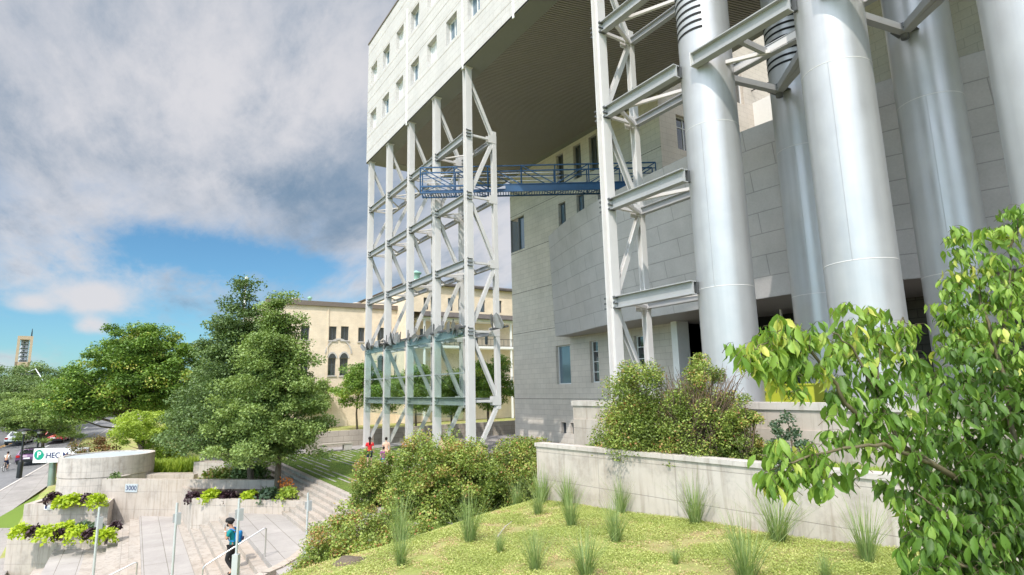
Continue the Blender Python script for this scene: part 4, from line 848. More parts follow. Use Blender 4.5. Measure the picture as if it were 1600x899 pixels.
def tree(name, base, H_, shapes, nclump, crad, nleaf, lsize, mat, label, trunk_r=.16, lean=(0, 0), group=None, limb=10, cat='tree', flat=.6, seed=1, trunk_top=.55, shell=2.6):
    rg = np.random.default_rng(seed); t_ = thing(name, base, label, cat, group); base = np.array(base, float)
    wts = np.array([s[6] if len(s) > 6 else s[3]*s[4]*s[5] for s in shapes], float); ci = rg.choice(len(shapes), nclump, p=wts/wts.sum())
    S_ = np.array([s[:6] for s in shapes]); cent = base+S_[ci, :3]+inball(nclump, rg, shell)*S_[ci, 3:6]
    P, tone = clumped(cent, crad*rg.uniform(.6, 1.25, nclump), nleaf, rg, flat)
    leafmesh('crown', P, lsize*rg.uniform(.7, 1.3, nleaf), tone, mat, t_, rg=rg)
    m_ = MB(); top = base+V(lean[0], lean[1], H_*trunk_top); mid = base+(top-base)*.5+V(rg.normal(0, .08), rg.normal(0, .08), 0)*H_*.1
    m_.tube([base-V(0, 0, .25), base+V(0, 0, .15), mid, top, base+V(lean[0]*1.3, lean[1]*1.3, H_*.86)], [trunk_r*1.35, trunk_r, trunk_r*.8, trunk_r*.5, trunk_r*.12], 9)
    m_.build('trunk', 'bark', t_); m_ = MB()
    for c in cent[rg.choice(nclump, min(limb, nclump), replace=False)]:
        f = np.clip((c[2]-base[2])/H_*.7, .22, .85); st_ = base+(top-base)*min(f/trunk_top, 1.0)*.9; mm = (st_+c)/2+V(0, 0, -.04*H_*rg.random())
        m_.tube([st_, mm, c], [trunk_r*.38, trunk_r*.22, trunk_r*.06], 6, False)
    m_.build('limbs', 'bark', t_); return t_
def bush(name, base, rx, ry, h, n, label, mat='leaf_bush', ls=.075, group=None, seed=1, nclump=110, stems=22, cat='bush', flat=.8, twigs=0):
    rg = np.random.default_rng(seed); t_ = thing(name, base, label, cat, group); base = np.array(base, float)
    d = inball(nclump, rg, 3.4); d[:, 2] = np.abs(d[:, 2])*1.0-.02
    lump = 1+.16*np.sin(d[:, 0]*5+seed)+.14*np.cos(d[:, 1]*6+seed*2)
    cent = base+d*np.array([rx, ry, h])*lump[:, None]*.92
    P, tone = clumped(cent, .34*min(rx, h)*rg.uniform(.5, 1.05, nclump), n, rg, flat); P[:, 2] = np.maximum(P[:, 2], base[2]+.02)
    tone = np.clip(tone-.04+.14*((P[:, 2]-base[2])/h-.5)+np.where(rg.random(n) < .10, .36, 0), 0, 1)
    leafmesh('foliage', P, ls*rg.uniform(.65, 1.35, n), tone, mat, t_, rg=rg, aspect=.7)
    m_ = MB()
    for c in cent[rg.choice(nclump, min(stems, nclump), replace=False)]:
        r_ = rg.normal(0, .12*rx, 2); s_ = base+V(r_[0], r_[1], -.05); m_.tube([s_, (s_*.45+c*.55)+V(0, 0, .1*h), c], [.022, .014, .005], 5, False)
    for k in range(twigs):
        a = rg.random()*6.28; c = base+V(math.cos(a)*rx*rg.uniform(.5, 1.0), math.sin(a)*ry*rg.uniform(.5, 1), h*rg.uniform(.3, .85)); s_ = base+V(*(rg.normal(0, .2*rx, 2)), 0)
        m_.tube([s_, (s_+c)/2+V(*rg.normal(0, .12, 3)), c, c+V(*rg.normal(0, .15, 3))], [.014, .01, .006, .003], 4, False)
    m_.build('stems', 'twig', t_); return t_
# trees of the court ----------------------------------------------------
def cone(h0, h1, r0_, r1_, k=7, x=0, y=0):
    out = []
    for i in range(k): f = i/(k-1); r = r0_+(r1_-r0_)*f**1.5; out.append((x, y, h0+(h1-h0)*f, r, r, (h1-h0)/k*.75, r*r+.15))
    return out
tb = onv(433, 765, 29.4)
tree('linden_tree', (tb[0], tb[1], -.72), 10.4, cone(2.3, 9.3, 3.0, .7, 8, .3, -.5), 330, .66, 90000, .125, 'leaf_linden', 'conical green linden tree, nearer of the two beside the stairs', .15, (.1, 0), 'linden trees of the court', seed=4, limb=26, trunk_top=.7, shell=1.9, flat=.5)
t2 = onv(392, 745, 32)
tree('linden_tree', (t2[0], t2[1], -.72), 11.4, cone(2.6, 10.6, 3.6, .8, 8, .1, -.7), 340, .75, 84000, .135, 'leaf_dark', 'darker linden tree behind the nearer conical linden', .17, (-.3, -.4), 'linden trees of the court', seed=7, limb=22, trunk_top=.7, shell=1.9, flat=.5)
t3 = onv(350, 730, 38)
tree('linden_tree', (t3[0], t3[1], -.3), 10, cone(2.0, 8.8, 3.2, .9, 7, 0, -.4), 210, .75, 44000, .15, 'leaf_dark', 'small dark green linden filling the gap beside the big round maple', .15, (0, 0), 'linden trees of the court', seed=9, limb=12, flat=.5)
tm = onv(232, 690, 46)
tree('maple_tree', (tm[0], tm[1], -1.0), 10.5, [(-.9, -2.1, 6.4, 4.3, 4.3, 2.7), (.2, .6, 6.8, 3.4, 3.4, 2.7), (.3, -1.2, 8.9, 3.0, 3.0, 1.8), (-.8, -4.6, 5.0, 2.4, 2.4, 1.7)], 380, .95, 95000, .19, 'leaf_maple', 'broad round maple tree with yellow green top beside the basin', .3, (-.4, -1.4), None, seed=12, limb=20, trunk_top=.42, flat=.5)
tq_ = onv(223, 702, 41)
tree('maple_tree', (tq_[0], tq_[1], -.9), 4.4, [(0, 0, 2.9, 1.9, 2.1, 1.1)], 60, .5, 13000, .13, 'leaf_bright', 'small bright green maple with thin trunk below the big maple', .07, (0, 0), None, seed=14, limb=10, trunk_top=.5)
r_ = onv(150, 708, 40.0)
bush('shrub', (r_[0], r_[1], -1.0), 1.8, 1.6, 2.3, 12000, 'reddish green shrub between the round basin and street trees', 'leaf_red', .13, seed=21, nclump=60)
# street trees ------------------------------------------------------------
def flatcrown(H_, R, k, seed):
    rg = np.random.default_rng(seed); return [(rg.normal(0, R*.45), rg.normal(0, R*.45), H_*rg.uniform(.38, .88), R*rg.uniform(.45, .7), R*rg.uniform(.45, .7), H_*.09) for _ in range(k)]
for i, (px, py, v, H_, R, mat, n, lb) in enumerate([
        (62, 729, 60, 7.6, 5.6, 'leaf_linden', 48000, 'feathery honey locust tree on the pavement behind the lamp post'),
        (20, 700, 84, 10.5, 7, 'leaf_dark', 30000, 'dark street tree at the left edge overhanging the road'),
        (112, 690, 74, 7.5, 5.5, 'leaf_linden', 26000, 'street tree right of the honey locust, above the red car'),
        (60, 672, 118, 13.5, 8.5, 'leaf_dark', 26000, 'dark tree far up the street in front of the bell tower'),
        (-30, 690, 70, 10, 7, 'leaf_dark', 16000, 'dark street tree cut by the left edge of the photo'),
        (95, 668, 150, 15.5, 11, 'leaf_linden', 22000, 'pale green tree far up the street left of the big maple'),
        (15, 668, 160, 16, 12, 'leaf_dark', 18000, 'distant dark tree at the far left skyline'),
        (150, 672, 105, 10, 8, 'leaf_dark', 20000, 'dark tree behind the big round maple'),
        (205, 672, 110, 10, 8, 'leaf_dark', 16000, 'distant tree behind the small bright maple'),
        (265, 670, 100, 9, 7, 'leaf_dark', 16000, 'distant tree behind the darker lindens')]):
    p = onv(px, py, v); zb_ = min(p[2], zstreet(p[0], p[1])+.1 if px < 70 and v < 90 else 1.0)
    tree('street_tree', (p[0], p[1], zb_), H_, flatcrown(H_, R, 9, 40+i), 170, .95 if v < 80 else 1.5, n, .17 if v < 80 else .34, mat, lb, .2, (0, 0), 'trees along the street', seed=30+i, limb=12, trunk_top=.4, flat=.32 if i in (0, 2) else .6)
for i, (px, v, H_, R, n, lb) in enumerate([(558, 66, 7.8, 3.0, 18000, 'green tree by the yellow building, left of the truss'), (650, 60, 7.0, 2.7, 16000, 'green tree seen through the glass screen, between the second and fourth posts'),
        (706, 58, 6.6, 2.8, 16000, 'green tree seen through the rightmost glass bay'), (764, 56, 8.0, 2.6, 16000, 'darker tree beside the corner of the concrete block building'), (600, 68, 6.4, 2.2, 10000, 'small tree directly behind the left end of the truss'),
        (486, 70, 6.0, 2.4, 12000, 'tree by the yellow building, just right of the conical linden')]):
    p = onv(px, 670, v)
    tree('courtyard_tree', (p[0], p[1], 0), H_, [(0, 0, H_*.58, R, R, H_*.3), (.3, .2, H_*.8, R*.6, R*.6, H_*.16)], 70, .8, n, .19, 'leaf_linden' if i % 3 else 'leaf_maple', lb, .12, (0, 0), 'trees before the yellow building', seed=60+i, limb=10, trunk_top=.45)
bd = onv(640, 668, 72); mb = MB(); 
# bushes on the bank --------------------------------------------------------
BG = 'flowering bushes on the bank'
def bk(px, py, v, rx, ry, h, n, lb, sd, dz=0, **k):
    p = onv(px, py, v); bush('bush', (p[0], p[1], gz(p[0], p[1])+dz-.05), rx, ry, h, n, lb, group=BG, seed=sd, **k)
bk(505, 875, 17.2, 1.2, 1.15, 2.25, 34000, 'leftmost bush, round, at the foot of the bank beside the stairs', 101, ls=.062)
bk(560, 850, 18.4, 1.25, 1.2, 2.75, 28000, 'loose olive bush with bare twigs, second from the left on the bank', 102, twigs=60)
bk(610, 830, 19.4, 1.3, 1.2, 2.5, 30000, 'bush with reddish tips below the truss posts, third on the bank', 103, ls=.068)
bk(664, 805, 20.2, 1.4, 1.3, 2.75, 30000, 'tall dense bush directly below the third truss post', 104)
bk(727, 790, 20.4, 1.5, 1.3, 2.85, 30000, 'tall dense bush below the thick fifth truss post', 105)
bk(790, 775, 20.6, 1.5, 1.3, 2.75, 30000, 'bush touching the left end of the long concrete wall', 106)
bk(700, 745, 24.0, 1.5, 1.4, 2.5, 22000, 'bush in the second row behind the tall dense ones', 107)
bk(585, 790, 22.5, 1.0, 1.0, 2.0, 16000, 'small bush in front of the three walkers', 108)
bk(570, 885, 16.2, 1.1, 1.0, 1.7, 24000, 'low green bush right of the leftmost one, against the slope', 111)
bk(640, 850, 17.4, 1.1, 1.0, 1.6, 22000, 'low green bush against the slope, below the third truss post', 112)
bk(828, 740, 23.0, 1.5, 1.3, 2.5, 22000, 'bush behind the end of the long wall, below the grey block corner', 109)
bk(880, 730, 21.5, 1.2, 1.1, 2.0, 16000, 'low bush behind the long wall at the parapet end', 110)
p = onv(988, 700, 15.4); bush('bush', (p[0], p[1]+.2, 2.25), 1.45, .85, 2.5, 40000, 'large bush behind the wall in front of the pale steel frame post', group=BG, seed=120, ls=.055)
p = onv(1092, 705, 14.2); bush('bush', (p[0], p[1]+.1, 2.25), 1.3, .8, 2.55, 38000, 'large bush with a bare brown twiggy middle below the leftmost column', group=BG, seed=121, ls=.052, twigs=420, nclump=80)
p = onv(1170, 705, 13.3); bush('bush', (p[0], p[1], 2.25), .6, .5, 1.7, 9000, 'small reddish bush end below the lime green box', group=BG, seed=122, ls=.05, nclump=36)
p = onv(1243, 722, 11.8); bush('shrub', (p[0], p[1], 2.25), .5, .42, 1.3, 4600, 'small blue green shrub between the parapet and the long wall', 'leaf_blue', .06, seed=123, nclump=34, stems=26)
# grass tufts ------------------------------------------------------------------
def tuftmesh(seed, n=160):
    rg = np.random.default_rng(seed); vs = []; fs = []; rv = []
    for k in range(n):
        a = rg.random()*6.283; r = rg.random()**.5*.07; b = V(math.cos(a)*r, math.sin(a)*r, 0); a2 = a+rg.normal(0, .6); L_ = rg.uniform(.45, 1.0); out = rg.uniform(.05, .95)*L_; w_ = rg.uniform(.0032, .007)
        sd_ = V(-math.sin(a2), math.cos(a2), 0)*w_; tw = rg.normal(0, .03, 3); prev = None
        for j, f in enumerate((0, .35, .7, 1.0)):
            c = b+V(math.cos(a2), math.sin(a2), 0)*out*.85*f**1.35+V(0, 0, L_*(f-.30*f*f*out))+tw*f; ww = sd_*(1-f*.9)
            vs += [c-ww, c+ww]
            if j: o = len(vs)-4; fs.append((o, o+1, o+3, o+2)); rv.append(rg.random()*.7+(.3 if k % 7 == 0 else 0)*f)
    me = bpy.data.meshes.new('grass_tuft'); me.from_pydata([tuple(v) for v in vs], [], fs); at = me.attributes.new('rnd', 'FLOAT', 'FACE'); at.data.foreach_set('value', rv); me.materials.append(MT['grass_blade']); return me
TM = [tuftmesh(s) for s in (1, 2, 3, 4, 5)]
tufts = [(893, 774, 52, 'wide grass tuft against the wall, first from its left end'), (936, 782, 52, 'grass tuft against the wall, second from its left end'), (1015, 794, 55, 'pale thin grass tuft against the wall, third from its left end'),
         (1103, 813, 70, 'tall grass tuft with dark base against the wall, fourth from its left end'), (1216, 847, 76, 'wide grass tuft with dark soil against the wall, fifth from its left end'), (1355, 878, 88, 'largest wall side grass tuft, nearest the overhanging tree'),
         (841, 805, 44, 'small brownish grass tuft below the left end of the wall'), (893, 823, 60, 'thin grass tuft in the second row below the wall'), (962, 847, 66, 'grass tuft with pale litter in the middle of the slope'),
         (836, 892, 62, 'thin grass tuft at the lower middle of the slope'), (916, 901, 68, 'grass tuft cut by the bottom edge, left of the wide one'), (1056, 882, 30, 'tiny sparse grass tuft beside a brown bare patch'), (1166, 907, 92, 'widest grass tuft at the bottom edge of the photo'),
         (669, 821, 52, 'grass tuft at the bank top in front of the bushes, middle'), (626, 847, 66, 'slender grass tuft on the crest of the slope at the left'), (626, 884, 56, 'grass tuft just below the slender one on the crest'), (725, 801, 60, 'broad pale grass tuft against the dense bushes'),
         (734, 847, 72, 'grass tuft with reddish base left of the slope middle'), (781, 864, 34, 'short grass tuft beside a fallen stick'), (807, 786, 44, 'grass tuft between the bushes and the wall end'), (700, 806, 46, 'grass tuft tucked left of the broad pale one'), (1290, 905, 40, 'low grass tuft at the bottom edge near the tree')]
for i, (px, py, hp, lb) in enumerate(tufts):
    p = onpl(px, py, MA, MGX, 0); 
    for _ in range(3): p = onz(px, py, gz(p[0], p[1]))
    dw_ = (p[:2]-pA[:2])@nAB
    if p[0] > -15 and dw_ > -.28: p[:2] -= nAB*(dw_+.28)
    v = (p-CAM)@HV; o = bpy.data.objects.new('grass_tuft', TM[i % 5]); COL.objects.link(o); o.location = (p[0], p[1], gz(p[0], p[1])-.01); s_ = hp/906*v/.78
    wd_ = 1.3 if 'wide' in lb or 'broad' in lb or 'wid' in lb else 1.0; o.scale = (s_*wd_, s_*wd_, s_); o.rotation_euler = (0, 0, i*1.7); tag(o, lb, 'grass tuft', 'ornamental grass tufts on the slope')
# sedum ground cover --------------------------------------------------------
WA = pA; rg = np.random.default_rng(77); n = 640000; X_ = rg.uniform(-17.5, -1.0, n); Y_ = rg.uniform(.8, 11.6, n)
def vn(x, y, f, s): return np.sin(x*f+s+1.3*np.sin(y*f*.8+s*2))*np.cos(y*f*1.1+s*3+1.1*np.sin(x*f*.9))
pat = vn(X_, Y_, 1.3, 1)*.5+vn(X_, Y_, 3.1, 2)*.35+vn(X_, Y_, 7.0, 4)*.25
sc_r = (X_+11)*0.906+(Y_-2)*0.423+0.35; keep = (sc_r > -2.2) & (rg.random(n) < np.clip(1.05+pat*1.7, .06, 1)); keep &= ~((X_ > -15.2) & ((X_-WA[0])*-dAB[1]+(Y_-WA[1])*dAB[0] > -.03))
near = (-X_*.84+Y_*.542) < 9.5; keep &= (near | (rg.random(n) < .8)) & ((-X_*.84+Y_*.542) > 4.6); X_, Y_, pat = X_[keep], Y_[keep], pat[keep]; n = len(X_)
Z_ = np.array([gz(a, b) for a, b in zip(X_, Y_)])+rg.uniform(0, .045, n)
tone = np.clip(.45+vn(X_, Y_, 2.2, 6)*.18+rg.normal(0, .17, n)+np.where(pat < -.25, .38, 0), 0, 1)
o = leafmesh('ground_cover', np.stack([X_, Y_, Z_], 1), rg.uniform(.015, .034, n), tone, 'sedum', None, loc=(-9, 6, 1), up_bias=1.2, rg=rg, aspect=.85); tag(o, 'low yellow green sedum mat covering the slope', 'ground cover', kind='stuff')
# grass strip behind the wall and fringe beside benches
def grasspatch(name, x0, x1, y0, y1, z, n, h, lb, mat='leaf_bright', kind='stuff', seed=5):
    rg = np.random.default_rng(seed); C = np.stack([rg.uniform(x0, x1, n), rg.uniform(y0, y1, n), np.full(n, z)], 1); T_ = rg.normal(size=(n, 3))*.5; T_[:, 2] = 1.5
    o = leafmesh(name, C, h*rg.uniform(.5, 1.2, n), rg.random(n), mat, None, loc=((x0+x1)/2, (y0+y1)/2, z), rg=rg, aspect=.12, T=T_); tag(o, lb, 'grass', kind=kind); return o
grasspatch('grass', -13.5, -2.5, 11.3, 12.8, 2.28, 16000, .13, 'short grass strip between the long wall and the parapet')
grasspatch('grass', -42, -22, 7.9, 15.5, -.02, 60000, .07, 'short grass growing between the paving bars of the lawn', 'leaf_maple')
# low planting ---------------------------------------------------------------
def tuftplant(name, p, r, h, n, ls, mat, lb, cat='plant', group=None, seed=3, aspect=.75):
    rg = np.random.default_rng(seed); t_ = inball(n, rg, 2.5); t_[:, 2] = np.abs(t_[:, 2]); C = np.array(p)+t_*np.array([r, r, h]); 
    over = np.hypot(t_[:, 0], t_[:, 1]) > .72; C[:, 2] -= np.where(over, rg.random(n)*h*.9, 0)
    o = leafmesh(name, C, ls*rg.uniform(.6, 1.3, n), rg.random(n), mat, None, loc=tuple(p), rg=rg, aspect=aspect, droop=.4); return tag(o, lb, cat, group)
GP = 'bedding plants in the stair planters'
bed = [(83, 776, 29.0, 'p', .5, 'plum foliage plant at the left end of the upper planter'), (97, 783, 28.6, 'l', .48, 'lime trailing plant, left one of the upper planter'), (113, 780, 28.6, 'l', .5, 'lime trailing plant, larger hanging one of the upper planter'),
       (136, 777, 28.9, 'p', .42, 'plum foliage plant in the middle of the upper planter'), (152, 781, 28.5, 'l', .55, 'lime trailing plant at the right end of the upper planter'),
       (33, 829, 25.9, 'l', .5, 'lime trailing plant at the left corner of the lower planter'), (56, 829, 25.9, 'p', .45, 'plum plant near the left corner of the lower planter'), (73, 833, 25.6, 'l', .58, 'large lime plant hanging over the lower planter, second lime from left'),
       (93, 833, 25.8, 'p', .42, 'plum plant between the lime ones of the lower planter'), (104, 824, 26.8, 'l', .5, 'lime plant in the back row of the lower planter'), (121, 833, 25.7, 'l', .6, 'wide lime plant in the middle of the lower planter'),
       (141, 833, 25.6, 'p', .42, 'plum plant right of the middle of the lower planter'), (130, 822, 27.0, 'g', .42, 'silvery plant in the back row of the lower planter'), (150, 822, 26.8, 'g', .4, 'grey green plant near the lower planter right end'),
       (163, 836, 25.6, 'l', .55, 'lime plant hanging at the right end of the lower planter'), (181, 820, 26.2, 'p', .3, 'small plum plant at the right tip of the lower planter'),
       (301, 775, 26.6, 'p', .42, 'plum plant alone on the long planter wall'), (330, 774, 26.4, 'l', .5, 'lime plant, left of two on the long planter wall'), (357, 774, 26.3, 'p', .52, 'plum plant between the lime ones on the long wall'),
       (391, 774, 26.0, 'l', .42, 'lime plant, right of two on the long planter wall'), (405, 777, 25.9, 'p', .35, 'dark plant beside the variegated one on the long wall'), (420, 773, 25.9, 'v', .6, 'pale variegated hosta below the near linden trunk'), (449, 772, 25.6, 'b', .6, 'bright green strap leaved plant at the end of the long wall')]
for i, (px, py, v, k, r, lb) in enumerate(bed):
    v += 2.35 if py > 800 or px < 200 else 1.9; p = onv(px, py+2, v); r *= .82 if k == 'p' else .92; mat = dict(p='leaf_plum', l='leaf_lime', g='leaf_blue', v='leaf_blue', b='leaf_bright')[k]
    tuftplant('bedding_plant', p, r, r*.75, 420 if k == 'l' else 380, .17 if k in 'lv' else .14, mat, lb, 'plant', GP, seed=200+i)
p = onv(446, 762, 28.4); tuftplant('daylilies', p, .5, .5, 200, .10, 'petal_orange', 'orange daylilies in the planter below the near linden', 'flowers')
p = onv(345, 738, 34); tuftplant('border_plants', p-V(0, 0, .3), 1.2, .6, 1400, .16, 'leaf_bush', 'low mixed border plants in the shade left of the trunks', 'plant', seed=9)
p = onv(390, 735, 33.5); tuftplant('border_plants', p-V(0, 0, .3), 1.2, .8, 1600, .16, 'leaf_dark', 'dark leafy border plants right behind the linden trunks', 'plant', seed=10)
p = onv(470, 748, 32); tuftplant('border_plants', p-V(0, 0, .3), .9, .5, 900, .15, 'leaf_blue', 'bluish border plants along the shaded lawn edge', 'plant', seed=11)
p = onv(265, 725, 39.0); grasspatch('ornamental_grass_bed', p[0]-2.2, p[0]+.8, p[1]-1.9, p[1]+1.7, p[2]-.9, 5200, 1.1, 'bright yellow green tall grass bed beside the round basin', seed=8)
p = onv(250, 700, 42.0); bush('shrub', (p[0], p[1], -.6), 1.7, 1.7, 2.2, 9000, 'yellow green shrub behind the bright grass bed', 'leaf_bright', .13, seed=25, nclump=60)
p = onv(180, 746, 33.1); tuftplant('border_plants', p, .35, .3, 160, .12, 'leaf_dark', 'few dark leaves on top of the address wall', 'plant', seed=12)
# ------------------------------------------------------------------ ash tree beside the camera
at_ = onv(1640, 1000, 3.9); at_[2] = gz(at_[0], at_[1]); at_t = thing('ash_tree', at_, 'leafy young tree reaching in from the right edge of the photo', 'tree')
rg = np.random.default_rng(5); mbb = MB(); tips = []
def limb(pts, r0_, r1_):
    P = [onv(*p) for p in pts]; Q = []
    for a, b in zip(P[:-1], P[1:]):
        for f in np.linspace(0, 1, 4, endpoint=False): Q.append(a+(b-a)*f+rg.normal(0, .008, 3))
    Q.append(P[-1]); mbb.tube(Q, list(np.linspace(r0_, r1_, len(Q))), 6, False); return Q
root = (1660, 930, 3.9)
limbs = [([(1640, 860, 3.8), (1560, 790, 3.7), (1460, 725, 3.5), (1400, 690, 3.4), (1330, 640, 3.3), (1295, 590, 3.25), (1262, 540, 3.2), (1225, 510, 3.15)], .022, .005),
         ([(1225, 510, 3.15), (1200, 535, 3.1), (1170, 545, 3.1)], .005, .003), ([(1400, 690, 3.4), (1370, 610, 3.4), (1330, 545, 3.4), (1300, 520, 3.4)], .011, .004),
         ([(1370, 610, 3.4), (1375, 540, 3.5), (1340, 490, 3.5)], .008, .003), ([(1375, 540, 3.5), (1410, 500, 3.5), (1425, 510, 3.5)], .006, .003), ([(1460, 725, 3.5), (1380, 695, 3.2), (1320, 700, 3.1), (1250, 715, 3.0), (1200, 735, 3.0)], .012, .004),
         ([(1250, 715, 3.0), (1290, 750, 3.0)], .005, .003), ([(1640, 860, 3.8), (1590, 700, 4.0), (1560, 560, 4.1), (1530, 450, 4.2), (1500, 370, 4.2)], .022, .004),
         ([(1560, 560, 4.1), (1580, 440, 4.2), (1590, 340, 4.2)], .012, .004), ([(1590, 700, 4.0), (1500, 640, 4.0), (1450, 610, 4.0), (1420, 600, 4.0)], .012, .004),
         ([(1640, 900, 3.6), (1540, 850, 3.4), (1470, 800, 3.3), (1430, 770, 3.3)], .014, .004), ([(1640, 940, 3.5), (1520, 890, 3.3), (1440, 860, 3.3)], .014, .004)]
for a, r0_, r1_ in limbs: limb(a, r0_, r1_)
P0 = onv(1640, 860, 3.8); P1 = onv(1640, 940, 3.5); mbb.tube([at_-V(0, 0, .2), at_+V(0, 0, .5), (at_+P0)/2+V(0, 0, .3), P0], [.06, .055, .04, .024], 8); mbb.tube([at_+V(0, 0, .4), P1], [.04, .015], 7); mbb.tube([at_+V(0, 0, .5), onv(1640, 900, 3.6)], [.04, .015], 7)
# leafy discs along the limbs (x, y, v, radius px, leaf clusters)
discs = [(1165, 548, 3.1, 26, 11), (1195, 535, 3.12, 30, 14), (1220, 515, 3.15, 32, 15), (1205, 570, 3.15, 26, 10), (1245, 540, 3.2, 30, 13), (1265, 515, 3.2, 26, 9), (1240, 590, 3.2, 26, 8), (1275, 575, 3.2, 28, 9),
         (1320, 495, 3.45, 26, 9), (1345, 505, 3.5, 30, 11), (1375, 490, 3.5, 30, 10), (1415, 515, 3.5, 30, 11), (1310, 535, 3.4, 28, 10), (1345, 545, 3.45, 32, 12), (1385, 540, 3.5, 30, 10), (1420, 560, 3.5, 26, 8),
         (1330, 590, 3.4, 30, 9), (1370, 585, 3.45, 32, 12), (1400, 620, 3.4, 40, 16), (1345, 630, 3.35, 36, 13), (1300, 620, 3.3, 24, 6), (1360, 670, 3.3, 40, 15), (1310, 675, 3.15, 26, 8), (1420, 680, 3.4, 45, 20),
         (1260, 700, 3.05, 30, 11), (1225, 705, 3.0, 26, 9), (1200, 735, 3.0, 30, 12), (1235, 745, 3.0, 30, 11), (1280, 735, 3.0, 28, 9), (1310, 735, 3.05, 22, 5),
         (1470, 600, 4.0, 40, 14), (1430, 605, 4.0, 30, 9), (1505, 570, 4.0, 40, 12), (1460, 650, 3.8, 50, 24), (1520, 640, 3.9, 60, 34), (1580, 620, 4.0, 60, 34), (1500, 380, 4.2, 32, 13), (1530, 420, 4.2, 42, 20), (1490, 440, 4.2, 32, 13), (1475, 480, 4.2, 26, 10),
         (1570, 370, 4.2, 45, 18), (1590, 340, 4.2, 32, 12), (1580, 450, 4.2, 50, 26), (1530, 500, 4.2, 50, 26), (1580, 540, 4.1, 60, 34), (1500, 520, 4.2, 40, 17), (1540, 580, 4.1, 45, 22), (1475, 535, 4.2, 26, 8),
         (1560, 720, 3.7, 70, 50), (1490, 720, 3.6, 60, 40), (1420, 740, 3.5, 40, 16), (1590, 790, 3.7, 70, 50), (1520, 790, 3.6, 65, 44), (1450, 800, 3.4, 50, 26), (1580, 870, 3.5, 70, 50), (1500, 860, 3.4, 60, 40), (1445, 860, 3.3, 45, 22), (1550, 930, 3.4, 70, 40), (1470, 910, 3.3, 45, 20),
         (1620, 560, 4.2, 60, 26), (1630, 660, 4.0, 60, 30), (1640, 430, 4.3, 60, 22), (1640, 760, 3.8, 60, 34), (1400, 760, 3.4, 24, 7), (1600, 620, 4.6, 80, 34), (1560, 760, 4.3, 90, 40), (1590, 860, 4.1, 90, 40), (1560, 480, 4.8, 70, 26)]
LC, LT, LS, LR = [], [], [], []
for (px, py, v, rp, nc) in discs:
    c = onv(px, py, v); rad = rp/906*v
    tone0 = .66 if py < 560 or px < 1300 else .20 if px > 1480 and py > 560 else .46  # shade put into leaf colour: dense lower right dark, top and outer sprays bright
    for k in range(int(nc*(1.0 if px < 1440 else 1.35))):
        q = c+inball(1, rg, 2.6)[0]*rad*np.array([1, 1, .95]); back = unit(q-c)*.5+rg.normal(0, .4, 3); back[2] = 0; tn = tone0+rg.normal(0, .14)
        mbb.tube([q-unit(back)*.10-V(0, 0, .05), q-unit(back)*.04, q], [.0022, .0016, .001], 3, False)
        nl = rg.integers(3, 6); d0 = unit(back+1e-6)
        for j in range(nl):
            f = j/(nl-1); pos = q-d0*.07*(1-f)*1.2; sidev = np.cross(d0, V(0, 0, 1))*(1 if j % 2 else -1)*(0.9 if j < nl-1 else .1); t_ = d0*.55+sidev*.7+V(0, 0, -rg.uniform(.7, 2.2))+rg.normal(0, .22, 3)
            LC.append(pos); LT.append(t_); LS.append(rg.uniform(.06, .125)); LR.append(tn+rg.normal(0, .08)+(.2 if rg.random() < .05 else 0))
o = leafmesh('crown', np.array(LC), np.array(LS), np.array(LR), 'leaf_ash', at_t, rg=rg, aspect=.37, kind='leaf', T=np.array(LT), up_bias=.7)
mbb.build('branches', 'green_twig', at_t)
# ------------------------------------------------------------------ yellow building beyond the lawn
yb = thing('yellow_building', (-75, 25, 0), 'long pale yellow brick building with arched windows behind the lawn', 'building')
XY = -73.3; Y0B = float(onx(418, 470, XY)[1]); org = (XY, Y0B, -1.0); Wd = 38-Y0B; RT = 15.0
def yz(px, py, X=XY): p = onx(px, py, X); return p[1]-Y0B, p[2]+1.0
holes = []; arches = []
def hz(px0, px1, pt, pb):
    a, zt_ = yz(px0, pt); b, _ = yz(px1, pt); _, zb_ = yz((px0+px1)/2, pb); return (a, b, zb_, zt_)
wins = [(470.5, 484, 509, 531), (514.5, 526.5, 510, 532), (533, 545.5, 510, 532), (590, 602, 512, 535), (617, 628, 513, 536), (560, 570, 512, 534), (431, 445, 509, 531)]
lows = [(513, 525, 560, 587), (531, 544, 560, 587), (590, 600, 562, 589), (616, 628, 562, 589), (470, 482, 560, 586)]
base_w = [(532, 543, 669, 678)]
for q in wins: holes.append(hz(*q))
for q in lows: holes.append(hz(*q))
mb = MB(); wall_grid(mb, org, (0, 1, 0), Wd, RT+1.0, holes, .35, (1, 0, 0)); mb.quad((XY-20, Y0B, -1), (XY, Y0B, -1), (XY, Y0B, RT), (XY-20, Y0B, RT)); mb.quad((XY, Y0B, RT), (XY, 38, RT), (XY-20, 38, RT), (XY-20, Y0B, RT)); mb.build('wall', 'yellow_brick', yb)
for i, h in enumerate(holes):
    window(yb, org, (0, 1, 0), (1, 0, 0), *h, .33, 'dark_frame', 'window_glass', vb=(.5,), hb=(.62,) if i >= len(wins) else ())
    m_ = MB(); m_.box(XY-.02, XY+.12, org[1]+h[0]-.1, org[1]+h[1]+.1, h[2]-1.0-.15, h[2]-1.0); m_.build('sill', 'concrete_cap', yb)
